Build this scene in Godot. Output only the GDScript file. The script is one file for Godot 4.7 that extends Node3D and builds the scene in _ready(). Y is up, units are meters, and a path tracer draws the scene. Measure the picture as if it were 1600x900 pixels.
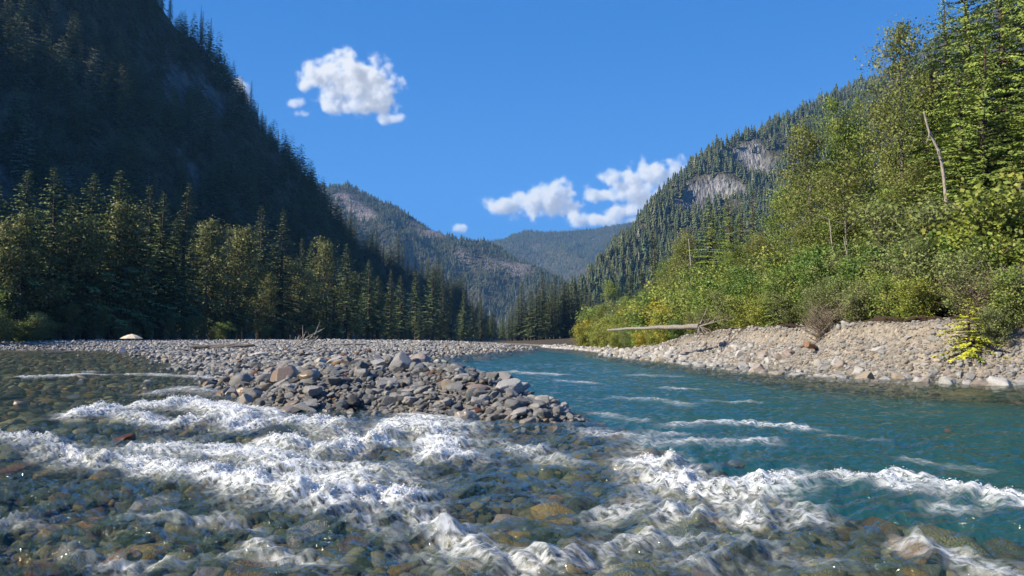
extends Node3D
# River valley: rapids in front, a cobble bar, a turquoise river, a cut bank with trees, forested mountains.

const FOC := 1164.0            # focal length in pixels of the 1600 x 900 frame
const EYE := 1.4               # camera height above the river
const HORIZON := 531.0
var pitch := atan((HORIZON - 450.0) / FOC)
var rng := RandomNumberGenerator.new()
var names := {}
var M := {}
var tex := {}
var nz: Array[FastNoiseLite] = []

# ------------------------------------------------------------------ helpers
class MB:
	var v := PackedVector3Array()
	var n := PackedVector3Array()
	var c := PackedColorArray()
	var u := PackedVector2Array()
	var i := PackedInt32Array()
	func tri(a: Vector3, b: Vector3, d: Vector3, col: Color, nn := Vector3.ZERO) -> void:
		var k := v.size()
		var nm := nn if nn != Vector3.ZERO else (d - a).cross(b - a).normalized()
		v.append(a); v.append(b); v.append(d)
		n.append(nm); n.append(nm); n.append(nm)
		c.append(col); c.append(col); c.append(col)
		i.append(k); i.append(k + 1); i.append(k + 2)
	func kite(a: Vector3, b: Vector3, d: Vector3, e: Vector3, col: Color, puff := Vector3.ZERO) -> void:
		var k := v.size()
		var nm := (d - a).cross(b - e).normalized()
		if puff != Vector3.ZERO:          # leaves of one clump bend with its round outside
			if nm.dot(puff) < 0:
				var sw := b
				b = e
				e = sw
				nm = -nm
			nm = (nm + puff).normalized()
		v.append(a); v.append(b); v.append(d); v.append(e)
		n.append(nm); n.append(nm); n.append(nm); n.append(nm)
		c.append(col); c.append(col); c.append(col); c.append(col)
		i.append(k); i.append(k + 1); i.append(k + 2); i.append(k); i.append(k + 2); i.append(k + 3)
	func tube(p: PackedVector3Array, r: PackedFloat32Array, sides: int, col: Color, rough := 0.0, rg: RandomNumberGenerator = null) -> void:
		var k := v.size()
		var m := p.size()
		for a in m:
			var dir := (p[mini(a + 1, m - 1)] - p[maxi(a - 1, 0)]).normalized()
			var s := dir.cross(Vector3(0.31, 0.2, 0.93)).normalized()
			if s.length() < 0.5:
				s = Vector3.RIGHT
			var t := dir.cross(s)
			for q in sides:
				var an := TAU * q / sides
				var o := s * cos(an) + t * sin(an)
				var rr := r[a]
				if rg:
					rr *= 1.0 + rough * (rg.randf() - 0.5)
				v.append(p[a] + o * rr)
				n.append(o)
				c.append(col)
		for a in m - 1:
			for q in sides:
				var q2 := (q + 1) % sides
				var i0 := k + a * sides + q
				var i1 := k + a * sides + q2
				var i2 := i0 + sides
				var i3 := i1 + sides
				i.append(i0); i.append(i2); i.append(i1); i.append(i1); i.append(i2); i.append(i3)
		# closed ends
		for e in 2:
			var at := 0 if e == 0 else m - 1
			var kk := v.size()
			v.append(p[at]); c.append(col)
			var dd := (p[0] - p[1]).normalized() if e == 0 else (p[m - 1] - p[m - 2]).normalized()
			n.append(dd)
			for q in sides:
				v.append(v[k + at * sides + q]); n.append(dd); c.append(col)
			for q in sides:
				i.append(kk); i.append(kk + 1 + (q if e == 0 else (q + 1) % sides)); i.append(kk + 1 + ((q + 1) % sides if e == 0 else q))
	func mesh(mat: Material, with_uv := false) -> ArrayMesh:
		var a := []
		a.resize(Mesh.ARRAY_MAX)
		a[Mesh.ARRAY_VERTEX] = v
		a[Mesh.ARRAY_NORMAL] = n
		a[Mesh.ARRAY_COLOR] = c
		if with_uv:
			a[Mesh.ARRAY_TEX_UV] = u
		a[Mesh.ARRAY_INDEX] = i
		var me := ArrayMesh.new()
		me.add_surface_from_arrays(Mesh.PRIMITIVE_TRIANGLES, a)
		me.surface_set_material(0, mat)
		return me

func numbered(called: String) -> String:
	if not names.has(called):
		names[called] = 0
		return called
	names[called] += 1
	return "%s_%03d" % [called, names[called]]

func tag(o: Node, label := "", category := "", group := "", kind := "") -> Node:
	if label: o.set_meta("label", label)
	if category: o.set_meta("category", category)
	if group: o.set_meta("group", group)
	if kind: o.set_meta("kind", kind)
	return o

func put(mesh: Mesh, called: String, parent: Node = null) -> MeshInstance3D:
	var o := MeshInstance3D.new()
	o.mesh = mesh
	o.name = numbered(called) if parent == null else called
	(self if parent == null else parent).add_child(o, true)
	return o

func scatter(mesh: Mesh, called: String, tf: Array, cols: Array, parent: Node = null) -> MultiMeshInstance3D:
	var mm := MultiMesh.new()
	mm.transform_format = MultiMesh.TRANSFORM_3D
	mm.use_colors = cols.size() > 0
	mm.mesh = mesh
	mm.instance_count = tf.size()
	for k in tf.size():
		mm.set_instance_transform(k, tf[k])
		if cols.size():
			mm.set_instance_color(k, cols[k])
	var o := MultiMeshInstance3D.new()
	o.multimesh = mm
	o.name = numbered(called) if parent == null else called
	(self if parent == null else parent).add_child(o, true)
	return o

func lin(r: float, g: float, b: float) -> Color:      # a real-world base colour as albedo_color
	return Color(r, g, b).linear_to_srgb()

func world_at(px: float, depth: float, y := 0.0) -> Vector3:
	return Vector3((px - 800.0) / FOC * depth, y, -depth)

func on_plane(px: float, py: float, y := 0.0) -> Vector2:   # where the line of sight of a photograph pixel meets height y: (x, distance)
	var a := (px - 800.0) / FOC
	var b := -(py - 450.0) / FOC
	var dy := b * cos(pitch) + sin(pitch)
	var dd := cos(pitch) - b * sin(pitch)
	var t := (y - EYE) / dy
	return Vector2(a * t, dd * t)

func height_at(py: float, depth: float) -> float:
	return EYE + (HORIZON - py) / FOC * depth

func noise(freq: float, octaves := 1, kind := FastNoiseLite.TYPE_SIMPLEX_SMOOTH, seed_ := 1) -> FastNoiseLite:
	var f := FastNoiseLite.new()
	f.seed = seed_
	f.noise_type = kind
	f.frequency = freq
	f.fractal_type = FastNoiseLite.FRACTAL_FBM if octaves > 1 else FastNoiseLite.FRACTAL_NONE
	f.fractal_octaves = octaves
	return f

func noise_tex(n: FastNoiseLite, size: int, ramp: Gradient = null, as_normal := false, bump := 8.0) -> NoiseTexture2D:
	var t := NoiseTexture2D.new()
	t.width = size
	t.height = size
	t.seamless = true
	t.noise = n
	if ramp: t.color_ramp = ramp
	t.as_normal_map = as_normal
	t.bump_strength = bump
	return t

func ramp(points: Array) -> Gradient:
	var g := Gradient.new()
	var off := PackedFloat32Array()
	var col := PackedColorArray()
	for p in points:
		off.append(p[0])
		col.append(p[1])
	g.offsets = off
	g.colors = col
	return g

func mat(called: String, col: Color, rough := 0.9, vertex := true) -> StandardMaterial3D:
	var m := StandardMaterial3D.new()
	m.resource_name = called
	m.albedo_color = col
	m.roughness = rough
	m.vertex_color_use_as_albedo = vertex
	m.metallic_specular = 0.4
	M[called] = m
	return m

# ------------------------------------------------------------------ camera, sky, sun
const SUN_AZ := 110.0     # degrees left of straight ahead
const EXPOSURE := 2.1
const SUN_EL := 32.8

func light_up() -> void:
	var cam := Camera3D.new()
	cam.name = "camera"
	cam.position = Vector3(0, EYE, 0)
	cam.rotation.x = pitch
	cam.fov = rad_to_deg(2.0 * atan(450.0 / FOC))
	cam.near = 0.05
	cam.far = 12000.0
	add_child(cam)
	var sun := DirectionalLight3D.new()
	sun.name = "sun"
	sun.light_energy = 1.6
	sun.light_color = Color(1.0, 0.95, 0.87)
	sun.light_angular_distance = 0.5
	sun.shadow_enabled = true
	var az := deg_to_rad(SUN_AZ)
	var el := deg_to_rad(SUN_EL)
	var to_sun := Vector3(-sin(az) * cos(el), sin(el), -cos(az) * cos(el))
	add_child(sun)
	sun.look_at_from_position(Vector3.ZERO, -to_sun, Vector3.UP)
	var env := Environment.new()
	env.background_mode = Environment.BG_SKY
	env.sky = Sky.new()
	var pan := PanoramaSkyMaterial.new()
	pan.panorama = sky_picture(to_sun)
	env.sky.sky_material = pan
	env.tonemap_mode = Environment.TONE_MAPPER_LINEAR
	env.tonemap_exposure = EXPOSURE
	env.background_energy_multiplier = 1.0 / EXPOSURE   # the sky picture holds the sky as photographed
	env.fog_enabled = true
	env.fog_density = 0.00008
	env.fog_light_color = Color(0.50, 0.74, 1.0)
	env.volumetric_fog_enabled = true
	env.volumetric_fog_density = 0.0
	env.sdfgi_enabled = true
	env.ssao_enabled = true
	env.ssil_enabled = true
	var we := WorldEnvironment.new()
	we.name = "environment"
	we.environment = env
	add_child(we)

var cloud_balls: Array = []
var cloud_noise: FastNoiseLite

func cloud_density(p: Vector3) -> float:
	var base := -1.0
	for b in cloud_balls:
		var q: Vector3 = (p - b[0]) / b[1]
		var s := 1.0 - q.length()
		if s > base: base = s
	if base < -0.55: return 0.0
	return clampf((base * 1.1 + cloud_noise.get_noise_3dv(p) * 1.3 - 0.04) * 2.0, 0.0, 1.0)

func sky_picture(to_sun: Vector3) -> ImageTexture:
	var w := 4096
	var h := 2048
	var im := Image.create(w, h, false, Image.FORMAT_RGB8)
	var zen := Vector3(0.016, 0.115, 0.45)
	var mid := Vector3(0.040, 0.225, 0.67)
	var low := Vector3(0.092, 0.365, 0.90)
	for y in h:
		var el := 90.0 - (y + 0.5) / h * 180.0
		var c: Vector3
		if el < 6.0: c = low
		elif el < 26.0: c = low.lerp(mid, smoothstep(4.0, 27.0, el))
		else: c = mid.lerp(zen, smoothstep(22.0, 90.0, el))
		im.fill_rect(Rect2i(0, y, w, 1), lin(c.x, c.y, c.z))
	cloud_noise = noise(0.030, 5, FastNoiseLite.TYPE_SIMPLEX_SMOOTH, 11)
	cloud_noise.fractal_gain = 0.55
	# clouds: lumps given as (place, size), in hundredths of a degree or so round where they hang
	var clouds := [
		[[540, 125, 0, 46, 38, 40], [505, 118, 0, 38, 22, 30], [575, 130, 5, 42, 36, 34], [590, 160, 0, 30, 22, 26], [560, 165, 0, 40, 16, 24], [610, 185, 0, 17, 10, 12], [485, 128, 0, 26, 13, 16], [520, 165, 0, 22, 15, 16], [462, 160, 0, 16, 7, 8], [478, 178, 0, 15, 5, 6]],
		[[840, 318, 0, 46, 24, 30], [800, 322, 0, 44, 13, 24], [868, 298, 0, 26, 20, 18], [880, 325, 0, 40, 15, 20], [882, 283, 0, 12, 12, 10]],
		[[985, 292, 0, 44, 26, 26], [1020, 275, 0, 40, 24, 22], [945, 305, 0, 42, 13, 18], [1055, 258, 0, 20, 14, 12], [975, 330, 0, 46, 15, 18], [925, 342, 0, 42, 12, 18], [1040, 305, 0, 28, 15, 14], [1000, 345, 0, 40, 10, 14], [1010, 318, 0, 36, 20, 16]],
		[[714, 357, 0, 15, 7, 8]],
		[[372, 140, 0, 16, 24, 14]],
	]
	var cam_b := Basis(Vector3.RIGHT, pitch)
	var l := cam_b.inverse() * to_sun
	var light := Vector3(l.x, -l.y, -l.z).normalized()     # picture axes: x right, y down, z away
	for cl in clouds:
		cloud_balls = []
		var lo := Vector2(1e9, 1e9)
		var hi := -lo
		for b in cl:
			cloud_balls.append([Vector3(b[0], b[1], b[2]), Vector3(b[3], b[4], b[5])])
			lo = lo.min(Vector2(b[0] - b[3] * 1.5, b[1] - b[4] * 1.5))
			hi = hi.max(Vector2(b[0] + b[3] * 1.5, b[1] + b[4] * 1.5))
		var x0 := int((atan((lo.x - 800) / FOC) * 1.0 / TAU + 0.5) * w) - 4
		var x1 := int((atan((hi.x - 800) / FOC) * 1.0 / TAU + 0.5) * w) + 4
		var y0 := int((0.5 - atan((HORIZON - lo.y) / FOC) / PI) * h) - 16
		var y1 := int((0.5 - atan((HORIZON - hi.y) / FOC) / PI) * h) + 16
		for y in range(maxi(y0, 0), y1):
			var el := (0.5 - (y + 0.5) / h) * PI
			for x in range(x0, x1):
				var az := ((x + 0.5) / w - 0.5) * TAU
				var d := cam_b.inverse() * Vector3(sin(az) * cos(el), sin(el), -cos(az) * cos(el))
				var p := Vector3(800.0 + d.x / -d.z * FOC, 450.0 - d.y / -d.z * FOC, 0)
				if p.x < lo.x or p.x > hi.x or p.y < lo.y or p.y > hi.y: continue
				var t := 1.0
				var glow := Vector3.ZERO
				var step := 4.0
				for k in 24:
					p.z = -46.0 + k * step
					var den := cloud_density(p)
					if den > 0.01:
						var shade := 0.0
						for s in [4.0, 10.0, 19.0]:
							shade += cloud_density(p + light * s) * (4.0 if s < 5 else 7.0 if s < 12 else 11.0)
						var lit := exp(-shade * 0.11) * 0.62 + exp(-shade * 0.025) * 0.30
						var c := Vector3(1.0, 0.985, 0.96) * lit * 1.35 + Vector3(0.21, 0.24, 0.29)
						var a := 1.0 - exp(-den * step * 0.075)
						glow += c * a * t
						t *= 1.0 - a
						if t < 0.02: break
				if t < 0.995:
					var bg := im.get_pixel(posmod(x + w / 2, w), y).srgb_to_linear()
					var c := glow + Vector3(bg.r, bg.g, bg.b) * t
					im.set_pixel(posmod(x + w / 2, w), y, lin(minf(c.x, 1), minf(c.y, 1), minf(c.z, 1)))
	return ImageTexture.create_from_image(im)

# ------------------------------------------------------------------ plan of the valley floor
var left_land := PackedVector2Array()
var right_land := PackedVector2Array()
var lip := PackedVector2Array()          # line across the river where it spills into the rapids
var near_l := PackedFloat32Array()
var near_r := PackedFloat32Array()
var far_l := PackedFloat32Array()
var far_r := PackedFloat32Array()
var lip_d := PackedFloat32Array()
var foam_f := PackedFloat32Array()
var foam_h := PackedFloat32Array()
const NX0 := -40.0
const ND0 := -8.0
const NS := 0.25
const NW := 320
const NH := 192
const FX0 := -330.0
const FS := 2.0
const FW := 330
const FH := 260
const GX0 := -20.0
const GD0 := -4.0
const GS := 0.08
const GW := 500
const GH := 460

func sdf(poly: PackedVector2Array, p: Vector2) -> float:      # distance, positive inside
	var best := 1e9
	var inside := false
	var j := poly.size() - 1
	for i in poly.size():
		var a := poly[i]
		var b := poly[j]
		var ab := b - a
		var t := clampf((p - a).dot(ab) / ab.length_squared(), 0, 1)
		best = minf(best, (p - a - ab * t).length_squared())
		if (a.y > p.y) != (b.y > p.y) and p.x < (b.x - a.x) * (p.y - a.y) / (b.y - a.y) + a.x:
			inside = not inside
		j = i
	return sqrt(best) if inside else -sqrt(best)

func grid(g: PackedFloat32Array, x0: float, d0: float, s: float, w: int, h: int, x: float, d: float) -> float:
	var fx := clampf((x - x0) / s, 0, w - 1.001)
	var fd := clampf((d - d0) / s, 0, h - 1.001)
	var ix := int(fx)
	var id := int(fd)
	var k := id * w + ix
	fx -= ix
	fd -= id
	return lerpf(lerpf(g[k], g[k + 1], fx), lerpf(g[k + w], g[k + w + 1], fx), fd)

func in_near(x: float, d: float) -> bool:
	return x > NX0 + 1 and x < NX0 + NW * NS - 1 and d < ND0 + NH * NS - 1

func s_left(x: float, d: float) -> float:
	var wob := (n_lump.get_noise_2d(x * 3.0 + 13.0, d * 2.0) + 0.5 * n_lump.get_noise_2d(x * 9.0, d * 7.0)) * clampf(d * 0.05 - 0.45, 0.0, 2.6)
	return wob + (grid(near_l, NX0, ND0, NS, NW, NH, x, d) if in_near(x, d) else grid(far_l, FX0, -10, FS, FW, FH, x, d))

func s_right(x: float, d: float) -> float:
	return grid(near_r, NX0, ND0, NS, NW, NH, x, d) if in_near(x, d) else grid(far_r, FX0, -10, FS, FW, FH, x, d)

func s_lip(x: float, d: float) -> float:     # positive upstream
	return grid(lip_d, NX0, ND0, NS, NW, NH, x, d) if in_near(x, d) else 20.0

func plan() -> void:
	for q in [[-900, 546.5], [-300, 546.5], [0, 547.5], [100, 547], [170, 548], [228, 552], [285, 568], [330, 583], [345, 605], [392, 641], [470, 645], [560, 643], [640, 652], [760, 660], [850, 662], [908, 664], [868, 640], [835, 622], [790, 606], [745, 587], [705, 577], [665, 568], [655, 562], [690, 556.5], [760, 551.5], [815, 546], [835, 543]]:
		left_land.append(on_plane(q[0], q[1]))
	for q in [[-5, 170], [-12, 215], [-30, 290], [-60, 420], [-330, 510], [-600, 500], [-600, 100]]:
		left_land.append(Vector2(q[0], q[1]))
	for q in [[2600, 640], [1900, 608], [1600, 598], [1540, 596], [1400, 591], [1250, 581], [1100, 566], [960, 553], [930, 549], [900, 546], [862, 543.7]]:
		right_land.append(on_plane(q[0], q[1]))
	for q in [[6, 170], [2, 230], [-10, 300], [-30, 420], [-100, 520], [600, 600], [600, -20], [70, -20]]:
		right_land.append(Vector2(q[0], q[1]))
	for q in [[-1400, 700], [-300, 705], [0, 690], [120, 668], [250, 655], [390, 655], [600, 668], [900, 668], [1000, 702], [1100, 720], [1240, 745], [1400, 775], [1700, 830], [2600, 1000]]:
		lip.append(on_plane(q[0], q[1]))
	near_l.resize(NW * NH); near_r.resize(NW * NH); lip_d.resize(NW * NH)
	far_l.resize(FW * FH); far_r.resize(FW * FH)
	for j in NH:
		for i in NW:
			var p := Vector2(NX0 + i * NS, ND0 + j * NS)
			near_l[j * NW + i] = sdf(left_land, p)
			near_r[j * NW + i] = sdf(right_land, p)
			var best := 1e9
			var up := 1.0
			for k in lip.size() - 1:
				var ab := lip[k + 1] - lip[k]
				var t := clampf((p - lip[k]).dot(ab) / ab.length_squared(), 0, 1)
				var dd := (p - lip[k] - ab * t).length_squared()
				if dd < best:
					best = dd
					up = 1.0 if ab.cross(p - lip[k]) > 0 else -1.0
			lip_d[j * NW + i] = sqrt(best) * up
	for j in FH:
		for i in FW:
			var p := Vector2(FX0 + i * FS, -10 + j * FS)
			far_l[j * FW + i] = sdf(left_land, p)
			far_r[j * FW + i] = sdf(right_land, p)
	# white water: runs of [x, y] in the picture's plan, half-width (m), strength, lift (m)
	var runs := [
		[[[128, 662], [165, 650], [230, 644], [300, 642], [350, 652], [385, 668]], 0.42, 1.00, 0.20],
		[[[205, 662], [260, 668], [330, 664]], 0.40, 0.75, 0.10],
		[[[165, 716], [250, 722], [340, 742], [440, 768], [540, 782], [620, 776]], 0.34, 1.00, 0.15],
		[[[260, 695], [380, 700], [470, 725], [560, 745]], 0.55, 0.85, 0.05],
		[[[420, 690], [520, 700], [590, 690], [635, 672], [685, 690], [705, 716]], 0.36, 0.95, 0.17],
		[[[430, 664], [500, 668], [545, 690]], 0.35, 0.75, 0.10],
		[[[640, 660], [700, 664], [740, 690]], 0.3, 0.60, 0.05],
		[[[600, 775], [665, 800], [712, 840], [760, 862], [860, 880]], 0.20, 0.54, 0.09],
		[[[560, 800], [640, 850], [700, 880]], 0.12, 0.29, 0.05],
		[[[780, 690], [860, 715], [900, 725]], 0.22, 0.50, 0.03],
		[[[935, 690], [985, 694], [1050, 690]], 0.22, 0.60, 0.05],
		[[[1005, 728], [1040, 745], [1080, 768], [1150, 775], [1210, 770]], 0.32, 0.85, 0.12],
		[[[1000, 712], [1090, 705], [1190, 700]], 0.25, 0.55, 0.03],
		[[[1050, 760], [990, 785], [960, 795]], 0.22, 0.55, 0.03],
		[[[1180, 765], [1270, 760], [1380, 775], [1440, 790]], 0.22, 0.66, 0.07],
		[[[1350, 775], [1400, 770], [1480, 780], [1560, 800], [1640, 818], [1800, 850]], 0.19, 0.70, 0.10],
		[[[1170, 812], [1205, 802], [1240, 806], [1262, 815]], 0.17, 0.65, 0.11],
		[[[1035, 808], [1070, 796], [1095, 806]], 0.15, 0.54, 0.09],
		[[[900, 872], [980, 845], [1060, 834], [1130, 836], [1220, 862], [1300, 880]], 0.17, 0.50, 0.07],
		[[[1080, 880], [1140, 855], [1180, 880]], 0.2, 0.36, 0.02],
		[[[820, 890], [900, 878], [930, 872]], 0.13, 0.54, 0.05],
		[[[1430, 850], [1500, 870], [1580, 895]], 0.14, 0.54, 0.05],
		[[[1480, 812], [1520, 815]], 0.13, 0.58, 0.06],
		[[[-120, 690], [0, 690], [70, 700], [130, 718]], 0.28, 0.75, 0.08],
		[[[0, 576], [70, 580], [150, 584]], 0.5, 0.75, 0.04],
		[[[45, 594], [90, 592], [130, 590]], 0.5, 0.80, 0.08],
		[[[165, 590], [230, 588], [290, 592], [350, 596]], 0.4, 0.60, 0.04],
		[[[240, 622], [290, 612], [330, 622]], 0.35, 0.50, 0.08],
		[[[345, 636], [400, 648], [430, 655]], 0.25, 0.80, 0.04],
		[[[200, 800], [300, 812], [340, 806], [400, 815]], 0.10, 0.40, 0.05],
		[[[100, 850], [150, 858], [200, 880], [270, 885]], 0.10, 0.40, 0.05],
		[[[-60, 830], [20, 812], [60, 822]], 0.12, 0.36, 0.05],
		[[[330, 870], [390, 846], [440, 862], [520, 880]], 0.10, 0.36, 0.05],
		[[[1055, 676], [1110, 670], [1200, 672], [1260, 680]], 0.22, 0.60, 0.04],
		[[[1045, 612], [1075, 612]], 0.3, 0.60, 0.07],
		[[[725, 577], [780, 580], [810, 586], [870, 590]], 0.5, 0.50, 0.05],
		[[[930, 575], [1000, 577]], 0.6, 0.35, 0.03],
		[[[880, 600], [935, 604]], 0.3, 0.40, 0.04],
		[[[960, 628], [1030, 632], [1080, 640]], 0.22, 0.40, 0.04],
		[[[1120, 634], [1180, 636]], 0.2, 0.35, 0.03],
		[[[1000, 590], [1060, 592]], 0.4, 0.35, 0.04],
		[[[1290, 690], [1370, 700]], 0.14, 0.35, 0.03],
		[[[1420, 735], [1540, 748]], 0.12, 0.35, 0.03],
		[[[930, 655], [1010, 668]], 0.16, 0.40, 0.03],
	]
	foam_f.resize(GW * GH); foam_h.resize(GW * GH)
	for r in runs:
		var pts := []
		for q in r[0]: pts.append(on_plane(q[0], q[1], -0.08))
		var wd: float = r[1]
		for k in pts.size() - 1:
			var a: Vector2 = pts[k]
			var ab: Vector2 = pts[k + 1] - a
			var reach := wd * 2.6
			var lo: Vector2 = a.min(a + ab) - Vector2(reach, reach)
			var hi: Vector2 = a.max(a + ab) + Vector2(reach, reach)
			for j in range(maxi(0, int((lo.y - GD0) / GS)), mini(GH - 1, int((hi.y - GD0) / GS)) + 1):
				for i in range(maxi(0, int((lo.x - GX0) / GS)), mini(GW - 1, int((hi.x - GX0) / GS)) + 1):
					var p := Vector2(GX0 + i * GS, GD0 + j * GS)
					var t := clampf((p - a).dot(ab) / ab.length_squared(), 0, 1)
					var dd := (p - a - ab * t).length() / wd
					if dd < 2.6:
						var f := exp(-dd * dd * 0.8) * float(r[2])
						if f > foam_f[j * GW + i]: foam_f[j * GW + i] = f
						var hh := exp(-dd * dd * 1.2) * float(r[3])
						if hh > foam_h[j * GW + i]: foam_h[j * GW + i] = hh

func in_foam(x: float, d: float) -> bool:
	return x > GX0 and x < GX0 + (GW - 2) * GS and d > GD0 and d < GD0 + (GH - 2) * GS

func foam_at(x: float, d: float) -> float:
	return grid(foam_f, GX0, GD0, GS, GW, GH, x, d) if in_foam(x, d) else 0.0

var n_big: FastNoiseLite
var n_mid: FastNoiseLite
var n_small: FastNoiseLite
var n_tiny: FastNoiseLite
var n_lump: FastNoiseLite
var n_warp: FastNoiseLite

func water_h(x: float, d: float, spacing: float) -> float:
	var sl := s_lip(x, d)
	var w := -0.16 * (1.0 - smoothstep(-1.6, 0.25, sl))
	var rough := lerpf(1.0, 0.42, smoothstep(-0.5, 1.6, sl))
	if d > 30: rough = 0.42
	# along the current the waves are longer than across it
	var wx := n_warp.get_noise_2d(x, d) * 0.5
	var wd := n_warp.get_noise_2d(x + 37.0, d - 11.0) * 0.5
	var a := (x + wx) * 0.86 + (d + wd) * 0.5
	var b := -(x + wx) * 0.5 + (d + wd) * 0.86
	var big := 1.0 - absf(n_big.get_noise_2d(a * 0.75, b * 1.5)) * 2.0
	w += rough * 0.075 * big
	if spacing < 0.5:
		w += (0.25 + 0.75 * rough) * 0.065 * (0.6 - absf(n_mid.get_noise_2d(a, b * 1.5)) * 1.6)
	if spacing < 0.16:
		var ns := n_small.get_noise_2d(a, b * 1.25)
		w += (0.3 + 0.7 * rough) * (0.075 * (0.35 - absf(ns)) + 0.025 * ns)
	if spacing < 0.06:
		w += (0.3 + 0.7 * rough) * 0.03 * n_tiny.get_noise_2d(a, b)
	if in_foam(x, d):
		var lf := grid(foam_h, GX0, GD0, GS, GW, GH, x, d)
		if lf > 0.002:
			w += 0.6 * lf * (0.75 + 0.9 * n_mid.get_noise_2d(a * 1.4 + 9.0, b * 1.4) + 0.45 * n_small.get_noise_2d(a, b))
	return w

func ground_h(x: float, d: float) -> float:
	var l := s_left(x, d)
	var r := s_right(x, d)
	var lump := n_lump.get_noise_2d(x, d)
	var bed := minf(-l, -r)
	if l > 0.0:
		var near_tip := clampf((38.0 - d) / 20.0, 0, 1)
		return lerpf(0.55, 0.95, near_tip * clampf((x + 14.0) / 8.0, 0.0, 1.0)) * (1.0 - exp(-l / lerpf(5.0, 1.9, near_tip))) + 0.009 * minf(l, 60) + lump * 0.12 * clampf(l / 3.0, 0, 1) + clampf((d - 70) / 60.0, 0, 1) * 0.5 * clampf(l / 12.0, 0, 1) - 0.03
	if r > 0.0:
		var hb := lerpf(2.1, 0.35, smoothstep(48.0, 92.0, d)) + lump * 0.15
		var run := lerpf(2.4, 4.5, smoothstep(40.0, 90.0, d)) * (1.0 + 0.18 * n_lump.get_noise_2d(x * 2.0 + 50.0, d * 2.0))
		var t := clampf(r / run, 0, 1)
		return hb * (t * 0.85 + 0.15 * smoothstep(0.75, 1.0, t)) + clampf((r - run) * 0.05, 0, 6.0) + lump * 0.05 * t - 0.03
	var sl := s_lip(x, d)
	var up := smoothstep(0.2, 4.5, sl) if d < 34 else 1.0
	var main := 1.0 if x > 2.3 - 0.32 * d else 0.0
	var deep := lerpf(0.36, lerpf(0.46, 1.9, main), up)
	return -0.03 - (deep + 0.1 * lump) * (1.0 - exp(-bed / lerpf(0.9, 2.6, up))) - 0.14 * (1.0 - up) * (1.0 - exp(-bed / 0.8))

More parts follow.
